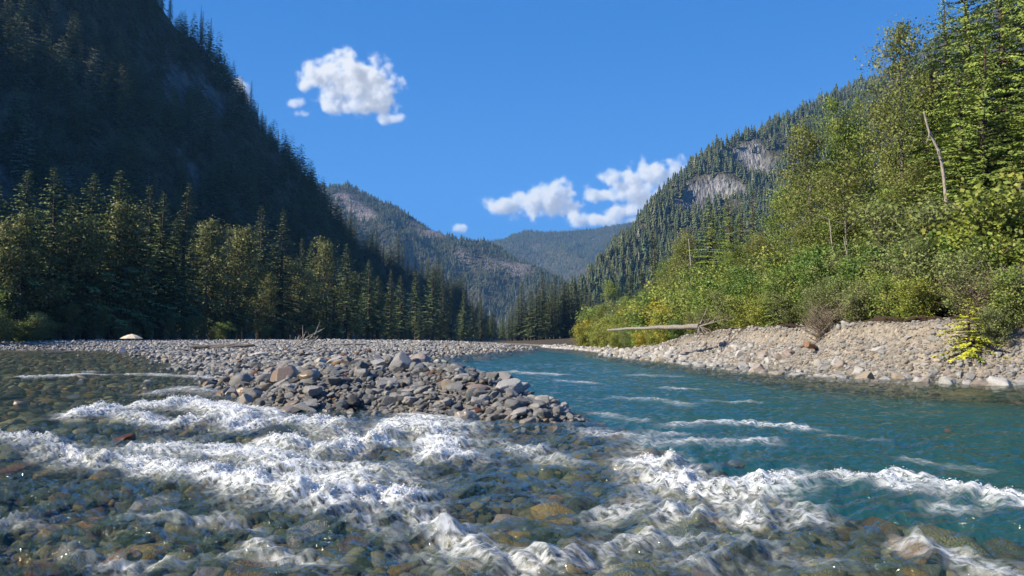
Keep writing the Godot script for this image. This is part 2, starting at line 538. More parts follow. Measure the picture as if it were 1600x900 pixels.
# ------------------------------------------------------------------ materials
func materials() -> void:
	n_big = noise(0.42, 1, FastNoiseLite.TYPE_SIMPLEX_SMOOTH, 3)
	n_mid = noise(1.15, 1, FastNoiseLite.TYPE_SIMPLEX_SMOOTH, 4)
	n_small = noise(3.2, 2, FastNoiseLite.TYPE_SIMPLEX_SMOOTH, 5)
	n_tiny = noise(8.0, 1, FastNoiseLite.TYPE_SIMPLEX_SMOOTH, 6)
	n_lump = noise(0.11, 2, FastNoiseLite.TYPE_SIMPLEX_SMOOTH, 7)
	n_warp = noise(0.35, 1, FastNoiseLite.TYPE_SIMPLEX_SMOOTH, 8)
	var grey := func(a: float) -> Color: return Color(a, a, a)
	# speckled stone
	var t_stone := noise_tex(noise(0.02, 5, FastNoiseLite.TYPE_SIMPLEX_SMOOTH, 21), 512, ramp([[0.0, grey.call(0.62)], [0.45, grey.call(0.86)], [0.6, grey.call(0.95)], [1.0, grey.call(1.0)]]))
	var t_stone_h := noise_tex(noise(0.03, 5, FastNoiseLite.TYPE_SIMPLEX_SMOOTH, 22), 512)
	var m := mat("stone", Color.WHITE, 0.85)
	m.albedo_texture = t_stone
	m.uv1_triplanar = true
	m.uv1_scale = Vector3(0.9, 0.9, 0.9)
	m.heightmap_enabled = true
	m.heightmap_texture = t_stone_h
	m.heightmap_scale = 4.0
	tex.stone = t_stone
	tex.stone_h = t_stone_h
	m = mat("wet_stone", Color.WHITE, 0.38)
	m.albedo_texture = t_stone
	m.uv1_triplanar = true
	m.uv1_scale = Vector3(0.9, 0.9, 0.9)
	# ground
	var cells := noise(0.03, 1, FastNoiseLite.TYPE_CELLULAR, 31)
	cells.cellular_return_type = FastNoiseLite.RETURN_CELL_VALUE
	m = mat("gravel", Color.WHITE, 0.95)
	m.albedo_texture = noise_tex(cells, 1024, ramp([[0.0, Color(0.45, 0.43, 0.42)], [0.3, Color(0.75, 0.72, 0.68)], [0.55, Color(0.85, 0.83, 0.8)], [0.75, Color(0.6, 0.6, 0.6)], [1.0, Color(1, 0.97, 0.92)]]))
	m.uv1_triplanar = true
	m.uv1_world_triplanar = true
	m.uv1_scale = Vector3(0.35, 0.35, 0.35)
	m.heightmap_enabled = true
	m.heightmap_texture = noise_tex(noise(0.02, 4, FastNoiseLite.TYPE_SIMPLEX_SMOOTH, 33), 512)
	m.heightmap_scale = 3.0
	m = mat("mountain", Color.WHITE, 0.95)
	m.albedo_texture = noise_tex(noise(0.012, 6, FastNoiseLite.TYPE_SIMPLEX_SMOOTH, 34), 1024, ramp([[0.0, grey.call(0.3)], [0.42, grey.call(0.62)], [0.58, grey.call(0.95)], [1.0, grey.call(1.0)]]))
	m.uv1_triplanar = true
	m.uv1_world_triplanar = true
	m.uv1_scale = Vector3(0.012, 0.004, 0.012)
	m.heightmap_enabled = true
	m.heightmap_texture = noise_tex(noise(0.02, 6, FastNoiseLite.TYPE_SIMPLEX_SMOOTH, 35), 1024)
	m.heightmap_scale = 600.0
	# water: a clear sheet; its ripples come from its shape and a fine relief
	m = mat("water", lin(0.055, 0.095, 0.055), 0.06, false)
	m.albedo_color.a = 0.22
	m.transparency = BaseMaterial3D.TRANSPARENCY_ALPHA
	m.metallic_specular = 0.38
	m.normal_enabled = true
	m.normal_texture = noise_tex(noise(0.012, 4, FastNoiseLite.TYPE_SIMPLEX_SMOOTH, 41), 1024, null, true, 10.0)
	m.normal_scale = 2.4
	m.uv1_scale = Vector3(0.55, 0.8, 1)
	# foam
	var web := noise(0.016, 6, FastNoiseLite.TYPE_SIMPLEX_SMOOTH, 43)
	web.fractal_gain = 0.6
	web.domain_warp_enabled = true
	web.domain_warp_amplitude = 30.0
	web.domain_warp_frequency = 0.02
	m = mat("foam", Color(0.93, 0.95, 0.96), 0.6)
	m.albedo_texture = noise_tex(web, 1024, ramp([[0.0, Color(1, 1, 1, 0.0)], [0.25, Color(1, 1, 1, 0.08)], [0.48, Color(1, 1, 1, 0.45)], [0.62, Color(1, 1, 1, 0.72)], [0.8, Color(1, 1, 1, 1.0)]]))
	m.transparency = BaseMaterial3D.TRANSPARENCY_ALPHA
	m.uv1_scale = Vector3(0.5, 0.95, 1)
	m.backlight_enabled = true
	m.backlight = Color(0.7, 0.7, 0.7)
	m = mat("froth", lin(0.86, 0.88, 0.90), 0.35, false)
	m.backlight_enabled = true
	m.backlight = Color(0.85, 0.85, 0.85)
	# wood and leaves
	m = mat("bark", Color.WHITE, 0.95)
	m.albedo_texture = noise_tex(noise(0.03, 4, FastNoiseLite.TYPE_SIMPLEX_SMOOTH, 51), 256, ramp([[0.0, grey.call(0.5)], [0.5, grey.call(0.85)], [1.0, grey.call(1.0)]]))
	m.uv1_triplanar = true
	m.uv1_scale = Vector3(1.6, 0.5, 1.6)
	m.heightmap_enabled = true
	m.heightmap_texture = m.albedo_texture
	m.heightmap_scale = 3.0
	m = mat("needles", Color.WHITE, 0.7)
	m.backlight_enabled = true
	m.backlight = Color(0.35, 0.35, 0.35)
	m = mat("leaves", Color.WHITE, 0.55)
	m.backlight_enabled = true
	m.backlight = Color(0.85, 0.85, 0.85)
	mat("cloth", Color.WHITE, 0.9)

# ------------------------------------------------------------------ ground and water sheets
func rows(first: float, last: float, ratio: float, back_step: float) -> PackedFloat32Array:
	var r := PackedFloat32Array()
	var d := -5.0
	while d < first:
		r.append(d)
		d += back_step
	d = first
	while d < last:
		r.append(d)
		d *= ratio
	r.append(last)
	return r

func build_ground() -> void:
	var rs := rows(2.2, 5200.0, 1.0135, 0.3)
	var cols := 300
	var b := MB.new()
	b.v.resize(rs.size() * (cols + 1))
	b.n.resize(b.v.size())
	b.c.resize(b.v.size())
	var patch := noise(0.6, 3, FastNoiseLite.TYPE_SIMPLEX_SMOOTH, 61)
	for j in rs.size():
		var d := rs[j]
		var hw := 0.85 * maxf(d, 1.0) + 12.0
		for i in cols + 1:
			var x := (2.0 * i / cols - 1.0) * hw
			var y := ground_h(x, minf(d, 500))
			if absf(x) > 320: y = minf(y, 2.0)
			b.v[j * (cols + 1) + i] = Vector3(x, y, -d)
			var l := s_left(x, d)
			var r := s_right(x, d)
			var p := patch.get_noise_2d(x, d)
			var col := Color(0.30, 0.285, 0.26)
			if l < 0 and r < 0:
				col = Color(0.135, 0.125, 0.075).lerp(Color(0.20, 0.15, 0.07), clampf(p + 0.4, 0, 1))
			elif r > 0:
				col = Color(0.48, 0.445, 0.385).lerp(Color(0.13, 0.105, 0.06), smoothstep(2.2, 3.0, r + p))
			else:
				col = Color(0.38, 0.36, 0.325).lerp(Color(0.11, 0.09, 0.055), smoothstep(48.0, 58.0, l + p * 6.0))
			b.c[j * (cols + 1) + i] = col * (0.92 + 0.2 * p)
	stitch(b, rs.size(), cols + 1, PackedByteArray())
	tag(put(b.mesh(M.gravel), "ground"), "cobble and gravel valley floor with the river bed", "ground", "", "structure")

func stitch(b: MB, nr: int, nc: int, keep: PackedByteArray) -> void:
	for j in nr:
		for i in nc:
			var k := j * nc + i
			var dx := b.v[j * nc + mini(i + 1, nc - 1)] - b.v[j * nc + maxi(i - 1, 0)]
			var dz := b.v[mini(j + 1, nr - 1) * nc + i] - b.v[maxi(j - 1, 0) * nc + i]
			b.n[k] = dx.cross(dz).normalized()
			if b.n[k].y < 0: b.n[k] = -b.n[k]
	var idx := PackedInt32Array()
	for j in nr - 1:
		for i in nc - 1:
			var k := j * nc + i
			if keep.size() and not (keep[k] or keep[k + 1] or keep[k + nc] or keep[k + nc + 1]): continue
			idx.append(k); idx.append(k + nc); idx.append(k + 1)
			idx.append(k + 1); idx.append(k + nc); idx.append(k + nc + 1)
	b.i = idx

const FLOW := 0.62       # radians: the current in the rapids runs rightwards and towards the camera

func build_water() -> void:
	var rs := rows(2.2, 430.0, 1.0068, 0.14)
	var cols := 540
	var nc := cols + 1
	var b := MB.new()
	b.v.resize(rs.size() * nc)
	b.n.resize(b.v.size())
	b.c.resize(b.v.size())
	b.u.resize(b.v.size())
	var keep := PackedByteArray()
	keep.resize(b.v.size())
	var fm := MB.new()
	fm.v.resize(b.v.size()); fm.n.resize(b.v.size()); fm.c.resize(b.v.size()); fm.u.resize(b.v.size())
	var fkeep := PackedByteArray()
	fkeep.resize(b.v.size())
	var ca := cos(FLOW)
	var sa := sin(FLOW)
	var patch := noise(0.9, 3, FastNoiseLite.TYPE_SIMPLEX_SMOOTH, 71)
	for j in rs.size():
		var d := rs[j]
		var hw := 0.80 * maxf(d, 1.0) + 6.0
		var sp := 2.0 * hw / cols
		for i in nc:
			var k := j * nc + i
			var x := (2.0 * i / cols - 1.0) * hw
			var g := ground_h(x, d)
			var uv := Vector2(x * ca - d * sa, x * sa + d * ca)
			b.u[k] = uv
			fm.u[k] = uv
			b.c[k] = Color.WHITE
			if g > 0.35:
				b.v[k] = Vector3(x, 0.0, -d)
				fm.v[k] = b.v[k]
				continue
			var w := water_h(x, d, sp)
			keep[k] = 1 if g < w + 0.12 else 0
			b.v[k] = Vector3(x, w, -d)
			var f := foam_at(x, d)
			if f > 0.04:
				var q := patch.get_noise_2d(uv.x * 0.6, uv.y * 1.5)
				f = clampf(f * (1.0 + 0.7 * q) + 0.12 * q, 0, 1)
				fkeep[k] = 1 if f > 0.06 else 0
				fm.v[k] = Vector3(x, w + 0.005 + 0.022 * f * f, -d)
				fm.c[k] = Color(1, 1, 1, clampf(pow(f, 1.4) * 1.25, 0, 1.0))
			else:
				fm.v[k] = b.v[k]
				fm.c[k] = Color(1, 1, 1, 0)
	stitch(b, rs.size(), nc, keep)
	var river := put(b.mesh(M.water, true), "water")
	tag(river, "clear turquoise river running from the valley into the rapids", "river", "", "structure")
	stitch(fm, rs.size(), nc, fkeep)
	var foam := put(compact(fm).mesh(M.foam, true), "foam")
	tag(foam, "white foam streaked over the breaking waves of the rapids", "foam", "", "stuff")
	# spray and bubbles standing on the breaking crests
	var ball := stone_mesh(5, 1, 0.35, 0.0, M.froth)
	var tf := []
	rng.seed = 72
	var tries := 0
	while tf.size() < 34000 and tries < 1500000:
		tries += 1
		var x := rng.randf_range(-13, 13)
		var d := rng.randf_range(3.0, 20.0)
		var f := foam_at(x, d)
		if f < 0.6: continue
		var uv := Vector2(x * ca - d * sa, x * sa + d * ca)
		var q := patch.get_noise_2d(uv.x * 0.6, uv.y * 1.5) + 0.6 * n_small.get_noise_2d(x, d)
		if rng.randf() > (f - 0.6) * 1.2 + q * 1.3: continue
		var s := 0.0022 * exp(rng.randfn() * 0.45) * (0.6 + d * 0.07)
		var up := 0.02 * f + absf(rng.randfn()) * 0.022 * f
		var t := Transform3D(Basis(Vector3(rng.randf(), rng.randf(), rng.randf()).normalized(), rng.randf() * TAU).scaled(Vector3(s * rng.randf_range(0.8, 2.2), s, s * rng.randf_range(0.8, 2.0))), Vector3(x, water_h(x, d, 0.05) + up, -d))
		tf.append(t)
	tag(scatter(ball, "froth", tf, []), "white froth and drops thrown up along the wave crests", "froth", "", "stuff")
	# suspended glacial silt that fills the deep water
	var fog := FogVolume.new()
	fog.name = "water_silt"
	fog.shape = RenderingServer.FOG_VOLUME_SHAPE_BOX
	fog.size = Vector3(500, 2.6, 470)
	fog.position = Vector3(0, -0.58 - 1.3, -215)
	var fmt := FogMaterial.new()
	fmt.density = 0.6
	fmt.albedo = Color(0.05, 0.53, 0.60)
	fog.material = fmt
	add_child(fog)
	tag(fog, "turquoise glacial silt hanging in the deep river water", "silt", "", "stuff")

func compact(b: MB) -> MB:
	var o := MB.new()
	var to := PackedInt32Array()
	to.resize(b.v.size())
	to.fill(-1)
	for k in b.i:
		if to[k] < 0:
			to[k] = o.v.size()
			o.v.append(b.v[k]); o.n.append(b.n[k]); o.c.append(b.c[k]); o.u.append(b.u[k])
		o.i.append(to[k])
	return o

# ------------------------------------------------------------------ stones
func stone_mesh(seed_: int, sub: int, bump: float, cut: float, m: Material) -> ArrayMesh:
	var rg := RandomNumberGenerator.new()
	rg.seed = seed_
	var f := (1.0 + sqrt(5.0)) / 2.0
	var vs: Array[Vector3] = []
	for q in [[-1, f, 0], [1, f, 0], [-1, -f, 0], [1, -f, 0], [0, -1, f], [0, 1, f], [0, -1, -f], [0, 1, -f], [f, 0, -1], [f, 0, 1], [-f, 0, -1], [-f, 0, 1]]:
		vs.append(Vector3(q[0], q[1], q[2]).normalized())
	var fs := [[0, 11, 5], [0, 5, 1], [0, 1, 7], [0, 7, 10], [0, 10, 11], [1, 5, 9], [5, 11, 4], [11, 10, 2], [10, 7, 6], [7, 1, 8], [3, 9, 4], [3, 4, 2], [3, 2, 6], [3, 6, 8], [3, 8, 9], [4, 9, 5], [2, 4, 11], [6, 2, 10], [8, 6, 7], [9, 8, 1]]
	for s in sub:
		var mids := {}
		var nf := []
		for t in fs:
			var e := []
			for k in 3:
				var a: int = t[k]
				var c: int = t[(k + 1) % 3]
				var key := mini(a, c) * 10000 + maxi(a, c)
				if not mids.has(key):
					mids[key] = vs.size()
					vs.append((vs[a] + vs[c]).normalized())
				e.append(mids[key])
			nf.append([t[0], e[0], e[2]]); nf.append([t[1], e[1], e[0]]); nf.append([t[2], e[2], e[1]]); nf.append([e[0], e[1], e[2]])
		fs = nf
	var nn := noise(0.8, 2, FastNoiseLite.TYPE_SIMPLEX_SMOOTH, seed_)
	var planes := []
	for k in 12:
		planes.append([Vector3(rg.randfn(), rg.randfn(), rg.randfn()).normalized(), rg.randf_range(0.5, 0.92)])
	for k in vs.size():
		var p := vs[k] * (1.0 + bump * nn.get_noise_3dv(vs[k] * 1.3 + Vector3(seed_, 0, 0)))
		for pl in planes:
			var over: float = p.dot(pl[0]) - float(pl[1])
			if over > 0: p -= pl[0] * over * cut
		vs[k] = p
	var b := MB.new()
	b.v = PackedVector3Array(vs)
	b.n.resize(vs.size())
	b.c.resize(vs.size())
	b.c.fill(Color.WHITE)
	for t in fs:
		var fn: Vector3 = (vs[t[2]] - vs[t[0]]).cross(vs[t[1]] - vs[t[0]])
		if fn.dot(vs[t[0]]) < 0:
			fn = -fn
			b.i.append_array(PackedInt32Array([t[0], t[2], t[1]]))
		else:
			b.i.append_array(PackedInt32Array([t[0], t[1], t[2]]))
		for k in 3: b.n[t[k]] += fn
	for k in vs.size(): b.n[k] = b.n[k].normalized()
	return b.mesh(m)

var stones: Array[ArrayMesh] = []
var wet_stones: Array[ArrayMesh] = []
# colour word, base colour, how common on the bar
var stone_kinds := [
	["pale grey", Color(0.40, 0.395, 0.38), 30], ["white", Color(0.56, 0.55, 0.52), 26], ["mid grey", Color(0.29, 0.29, 0.285), 20], ["blue-grey", Color(0.20, 0.225, 0.24), 12],
	["dark grey", Color(0.11, 0.11, 0.11), 6], ["tan", Color(0.42, 0.36, 0.28), 7], ["orange-brown", Color(0.36, 0.20, 0.09), 2], ["pinkish", Color(0.44, 0.375, 0.335), 5], ["rust-red", Color(0.19, 0.08, 0.045), 1],
]
var stone_mats := {}

func pick_kind() -> int:
	var t := 0
	for k in stone_kinds: t += int(k[2])
	var r := rng.randi() % t
	for k in stone_kinds.size():
		r -= int(stone_kinds[k][2])
		if r < 0: return k
	return 0

func tinted(kind: int, wet := false) -> StandardMaterial3D:
	var key := "%d%s" % [kind, "w" if wet else ""]
	if not stone_mats.has(key):
		var m: StandardMaterial3D = (M.wet_stone if wet else M.stone).duplicate()
		var c: Color = stone_kinds[kind][1]
		m.albedo_color = lin(c.r, c.g, c.b) if not wet else lin(c.r * 0.55, c.g * 0.5, c.b * 0.45)
		m.resource_name = "stone " + str(stone_kinds[kind][0]) + (" wet" if wet else "")
		stone_mats[key] = m
	return stone_mats[key]

func stone(called: String, at: Vector3, size: Vector3, turn: Vector3, shape: int, kind: int, label: String, category: String, group := "", wet := false) -> MeshInstance3D:
	var o := put(stones[shape % stones.size()], called)
	o.material_override = null
	o.set_surface_override_material(0, tinted(kind, wet))
	o.transform = Transform3D(Basis.from_euler(turn) * Basis.from_scale(size), at)
	tag(o, label, category, group)
	return o

func build_stones() -> void:
	for k in 9: stones.append(stone_mesh(100 + k, 3, 0.3, 0.96 if k % 3 else 0.6, M.stone))
	var low: Array[ArrayMesh] = []
	for k in 5: low.append(stone_mesh(140 + k, 1, 0.3, 0.95, M.stone))
	var wet_low: Array[ArrayMesh] = []
	for k in 5: wet_low.append(stone_mesh(150 + k, 1, 0.35, 0.8, M.stone))
	# the boulders that stand out: middle x, foot y, width and height in the photograph's pixels, colour, wet, words
	var heroes := [
		[371, 609, 40, 26, 2, false, "grey ridged angular boulder standing in the shallows off the bar"],
		[413, 608, 38, 21, 2, false, "grey-brown wedge boulder beside the grey ridged boulder"],
		[392, 628, 36, 22, 2, true, "round wet grey boulder with its foot in the rapids"],
		[440, 630, 52, 32, 7, true, "big wet pinkish boulder shining at the edge of the rapids"],
		[420, 646, 64, 19, 4, true, "long flat blackish boulder lying in the rapids below the pinkish one"],
		[481, 642, 34, 20, 5, true, "wet brownish block in the water at the bar's corner"],
		[462, 603, 27, 14, 4, false, "dark rounded boulder behind the wet pinkish boulder"],
		[499, 604, 23, 14, 1, false, "bright white cobble above a tall white cobble"],
		[500, 622, 20, 18, 1, false, "tall white cobble beside the orange oval boulder"],
		[527, 608, 28, 15, 0, false, "pale speckled boulder behind the orange oval boulder"],
		[528, 620, 32, 14, 6, false, "orange oval boulder near the water on the bar"],
		[600, 604, 25, 13, 6, false, "orange rounded boulder half way up the bar"],
		[607, 592, 22, 9, 8, false, "rust-red slab on the bar behind the orange rounded boulder"],
		[623, 634, 37, 27, 0, false, "large grey-beige split boulder at the bar's foot"],
		[657, 624, 34, 24, 7, false, "large peach-coloured block resting on the bar"],
		[590, 633, 25, 14, 1, false, "white angular cobble left of the split boulder at the water"],
		[648, 636, 22, 16, 2, false, "grey round boulder between the split boulder and the peach block"],
		[711, 637, 28, 18, 3, false, "dark blue-grey boulder on the bar's foot"],
		[657, 588, 26, 15, 5, false, "pale tan three-cornered boulder on the crest of the bar"],
		[717, 610, 18, 13, 1, false, "cream pointed cobble on the bar's river side"],
		[749, 657, 38, 13, 7, true, "pale flat wet boulder lying at the waterline of the bar"],
		[741, 625, 14, 9, 6, false, "small orange-tan cobble on the bar's slope"],
		[776, 614, 18, 9, 1, false, "white wedge cobble on the bar's river edge"],
		[403, 562, 32, 9, 1, false, "large white flat boulder lying at the back of the bar"],
		[531, 560, 20, 9, 8, false, "rust-brown boulder on top of the bar"],
		[562, 586, 22, 15, 3, false, "blue-grey cube-shaped boulder high on the bar"],
		[484, 586, 21, 16, 3, false, "slate-grey upright block on the bar"],
		[865, 660, 16, 18, 7, false, "pink upright cobble near the tip of the bar"],
		[895, 663, 18, 12, 5, true, "wet brown cobble at the very tip of the bar"],
		[1555, 593, 28, 16, 1, false, "pale wedge-shaped block at the foot of the cut bank"],
		[1590, 592, 20, 12, 1, false, "white square block beside the pale wedge at the bank"],
		[1480, 597, 12, 7, 6, false, "small orange stone at the foot of the cut bank"],
		[1020, 722, 36, 26, 6, true, "orange-brown boulder breaking the surface where the river spills over"],
		[190, 690, 34, 22, 8, true, "red-brown boulder under the pouring wave"],
		[700, 690, 40, 20, 4, true, "brown wet rock between two foaming waves"],
		[1150, 722, 30, 12, 5, true, "tan stone awash on the spill line"],
		[1215, 745, 46, 16, 4, true, "dark flat rock at the end of the spill line"],
		[1040, 800, 44, 22, 4, true, "black rock breaking through the rapids"],
	]
	var taken := []
	rng.seed = 81
	for hr in heroes:
		var p := on_plane(hr[0], hr[1], 0.0)
		for it in 4:
			p = on_plane(hr[0], hr[1], maxf(ground_h(p.x, p.y), -0.12))
		var gy := maxf(ground_h(p.x, p.y), -0.2 if hr[5] else -0.1)
		var wd: float = float(hr[2]) / FOC * p.y
		var ht: float = float(hr[3]) / FOC * p.y
		stone("boulder", Vector3(p.x, gy + ht * 0.38, -p.y - wd * 0.3), Vector3(wd * 0.56, ht * 0.62, wd * 0.5), Vector3(rng.randf_range(-0.12, 0.12), rng.randf() * TAU * 0.06, rng.randf_range(-0.15, 0.15)), taken.size() * 4 + 1, hr[4], hr[6], "boulder", "", hr[5])
		taken.append([p.x, p.y + wd * 0.3, wd * 0.5])
	# rocks under the clear water, in the places where they shine through
	var under := [[870, 762, 60, 6, "amber"], [980, 765, 44, 6, "small orange"], [160, 800, 80, 6, "orange"], [185, 852, 80, 6, "ochre"], [20, 725, 80, 8, "brown"], [1420, 832, 80, 6, "large flat orange"], [800, 800, 90, 5, "yellowish"], [330, 870, 70, 5, "straw-coloured"], [900, 690, 50, 5, "sandy"], [940, 700, 44, 5, "sand-coloured"], [1570, 880, 60, 6, "ochre-brown"], [640, 880, 60, 2, "grey"], [560, 830, 80, 8, "red-brown"], [250, 770, 90, 2, "green-grey"], [480, 815, 110, 2, "mossy grey"], [1230, 880, 90, 2, "greenish"], [1100, 870, 70, 5, "olive"], [720, 745, 40, 5, "yellow"], [1000, 730, 50, 8, "rusty"], [70, 860, 70, 8, "umber"]]
	for q in under:
		var p := on_plane(q[0], q[1], -0.25)
		var wd: float = float(q[2]) / FOC * p.y
		stone("submerged_rock", Vector3(p.x, -0.40, -p.y), Vector3(wd * 0.44, wd * 0.24, wd * 0.38), Vector3(0, rng.randf() * TAU, rng.randf_range(-0.2, 0.2)), rng.randi(), q[3], "%s rock under the clear water of the rapids" % q[4], "rock", "", false)
	# cobbles of the bar
	var all := []
	var tries := 0
	while all.size() < 42000 and tries < 320000:
		tries += 1
		var d := 11.5 * pow(11.0, rng.randf())
		var x := rng.randf_range(-0.74, 0.2) * d
		var l := s_left(x, d)
		if l < -0.25 and (d < 16 or x > 2.3 - 0.32 * d or rng.randf() > 0.10 * exp(l / 1.4)): continue
		if l < 0.5 and d < 16 and rng.randf() > 0.25 + (l + 0.5): continue
		var base := 0.027 + 0.0013 * d
		var s := base * exp(rng.randfn() * 0.42)
		if rng.randf() < 0.07: s *= rng.randf_range(1.5, 2.3)
		s = minf(s, 0.2)
		var ok := true
		for tk in taken:
			if absf(x - tk[0]) < tk[2] + s and absf(d - tk[1]) < tk[2] + s: ok = false
		if not ok: continue
		all.append([x, d, s, l])
	all.sort_custom(func(a, b): return a[2] / a[1] > b[2] / b[1])
	var tf := [[], [], [], [], []]
	var cl := [[], [], [], [], []]
	for k in all.size():
		var a: Array = all[k]
		var s: float = a[2]
		var y := maxf(ground_h(a[0], a[1]), -0.12) + s * rng.randf_range(0.1, 0.75)
		var turn := Vector3(rng.randf_range(-0.5, 0.5), rng.randf() * TAU, rng.randf_range(-0.5, 0.5))
		var size := Vector3(s * rng.randf_range(0.95, 1.7), s * rng.randf_range(0.42, 1.0), s * rng.randf_range(0.75, 1.25))
		var kind := pick_kind()
		if k < 255:
			var wet: bool = a[3] < 0.12
			stone("cobble", Vector3(a[0], y, -a[1]), size, turn, rng.randi(), kind, "%s %s %s cobble %s" % ["large" if s > 0.13 else "middling" if s > 0.09 else "small", stone_kinds[kind][0], "flat" if size.y < s * 0.68 else "plump" if size.y > s * 0.84 else "rounded", "lying wet at the waterline of the bar" if wet else "among the stones of the gravel bar"], "cobble", "cobbles of the gravel bar", wet)
		else:
			var v := rng.randi() % 5
			tf[v].append(Transform3D(Basis.from_euler(turn) * Basis.from_scale(size), Vector3(a[0], y, -a[1])))
			var c: Color = stone_kinds[kind][1]
			cl[v].append(c * rng.randf_range(0.8, 1.15))
	var bar := Node3D.new()
	bar.name = numbered("bar_cobbles")
	add_child(bar)
	tag(bar, "countless grey and white cobbles covering the gravel bar", "cobbles", "", "stuff")
	for v in 5: tag(scatter(low[v], "cobbles", tf[v], cl[v], bar), "", "", "", "stuff")
	# stones of the cut bank
	all = []
	tries = 0
	while all.size() < 38000 and tries < 420000:
		tries += 1
		var d := 22.0 * pow(7.0, rng.randf())
		var x := rng.randf_range(4, 30) if d < 90 else rng.randf_range(0, 34)
		var r := s_right(x, d)
		if r < -3.6 or r > 4.2: continue
		if r < -0.4 and (r > -1.3 or rng.randf() > 0.22 or d > 70 or r < -2.6): continue
		var s := (0.018 + 0.0005 * d) * exp(rng.randfn() * 0.6) * lerpf(1.5, 0.6, clampf(r / 3.0, 0, 1))
		if r < -0.4: s *= rng.randf_range(0.8, 2.0)
		all.append([x, d, minf(s, 0.36), r])
	all.sort_custom(func(a, b): return a[2] / a[1] > b[2] / b[1])
	tf = [[], [], [], [], []]
	cl = [[], [], [], [], []]
	for k in all.size():
		var a: Array = all[k]
		var s: float = a[2]
		var g := ground_h(a[0], a[1])
		var y := maxf(g, -0.10) + s * rng.randf_range(0.0, 0.55)
		var turn := Vector3(rng.randf_range(-0.5, 0.5), rng.randf() * TAU, rng.randf_range(-0.5, 0.5))
		var size := Vector3(s * rng.randf_range(0.95, 1.5), s * rng.randf_range(0.6, 0.95), s * rng.randf_range(0.8, 1.15))
		var kind: int = [0, 1, 1, 1, 0, 7, 5][rng.randi() % 7]
		if k < 130:
			stone("bank_stone", Vector3(a[0], y, -a[1]), size, turn, rng.randi(), kind, "%s %s %s stone %s" % ["large" if s > 0.16 else "small", stone_kinds[kind][0], "flat" if size.y < s * 0.7 else "rounded", "lying in the shallows off the cut bank" if a[3] < -0.3 else "on the slope of the cut bank"], "stone", "stones of the cut bank")
		else:
			var v := rng.randi() % 5
			tf[v].append(Transform3D(Basis.from_euler(turn) * Basis.from_scale(size), Vector3(a[0], y, -a[1])))
			var c: Color = stone_kinds[kind][1]
			cl[v].append(c * rng.randf_range(0.85, 1.15))
	var bank := Node3D.new()
	bank.name = numbered("bank_cobbles")
	add_child(bank)
	tag(bank, "loose pale cobbles and gravel covering the cut bank", "cobbles", "", "stuff")
	for v in 5: tag(scatter(low[v], "cobbles", tf[v], cl[v], bank), "", "", "", "stuff")
	# stones of the river bed
	tf = [[], [], [], [], []]
	cl = [[], [], [], [], []]
	var bedc := [Color(0.15, 0.15, 0.07), Color(0.09, 0.10, 0.06), Color(0.20, 0.20, 0.12), Color(0.25, 0.18, 0.05), Color(0.12, 0.08, 0.04), Color(0.15, 0.18, 0.13), Color(0.045, 0.048, 0.04), Color(0.05, 0.05, 0.04), Color(0.28, 0.26, 0.13)]
	tries = 0
	var total := 0
	while total < 24000 and tries < 160000:
		tries += 1
		var d := 2.5 * pow(36.0, rng.randf())
		var x := rng.randf_range(-0.8, 0.8) * (d + 2.0)
		var g := ground_h(x, d)
		if g > 0.0 or g < -0.95: continue
		var s := (0.028 + 0.0028 * d) * exp(rng.randfn() * 0.6)
		s = minf(s, 0.26)
		var v := rng.randi() % 5
		tf[v].append(Transform3D(Basis.from_euler(Vector3(rng.randf_range(-0.4, 0.4), rng.randf() * TAU, rng.randf_range(-0.4, 0.4))) * Basis.from_scale(Vector3(s * rng.randf_range(0.95, 1.6), s * rng.randf_range(0.5, 0.85), s)), Vector3(x, minf(g + s * rng.randf_range(0.0, 0.5), -0.16 - s * 0.5), -d)))
		cl[v].append(bedc[rng.randi() % bedc.size()] * rng.randf_range(0.9, 1.7))
		total += 1
	var bed := Node3D.new()
	bed.name = numbered("bed_stones")
	add_child(bed)
	tag(bed, "olive and brown stones covering the bed of the rapids", "stones", "", "stuff")
	for v in 5: tag(scatter(wet_low[v], "stones", tf[v], cl[v], bed), "", "", "", "stuff")

# ------------------------------------------------------------------ hills and mountains
var crests := {}

func crest(called: String, list: Array, drop: float) -> void:
	var pts := PackedVector3Array()
	for k in list.size() - 1:
		var a := Vector3((list[k][0] - 800.0) / FOC * list[k][2], height_at(list[k][1], list[k][2]) - drop, list[k][2])
		var b := Vector3((list[k + 1][0] - 800.0) / FOC * list[k + 1][2], height_at(list[k + 1][1], list[k + 1][2]) - drop, list[k + 1][2])
		var m := int(a.distance_to(b) / 45.0) + 1
		for q in m: pts.append(a.lerp(b, float(q) / m))
	var e: Array = list[-1]
	pts.append(Vector3((e[0] - 800.0) / FOC * e[2], height_at(e[1], e[2]) - drop, e[2]))
	crests[called] = pts

func from_crest(pts: PackedVector3Array, k: float, x: float, d: float, river_side := 1.0) -> float:
	var best := -1e9
	for p in pts:
		var dx := p.x - x
		if dx * river_side < 0: dx *= absf(river_side)
		var h := p.y - k * sqrt(dx * dx + (p.z - d) * (p.z - d))
		if h > best: best = h
	return best

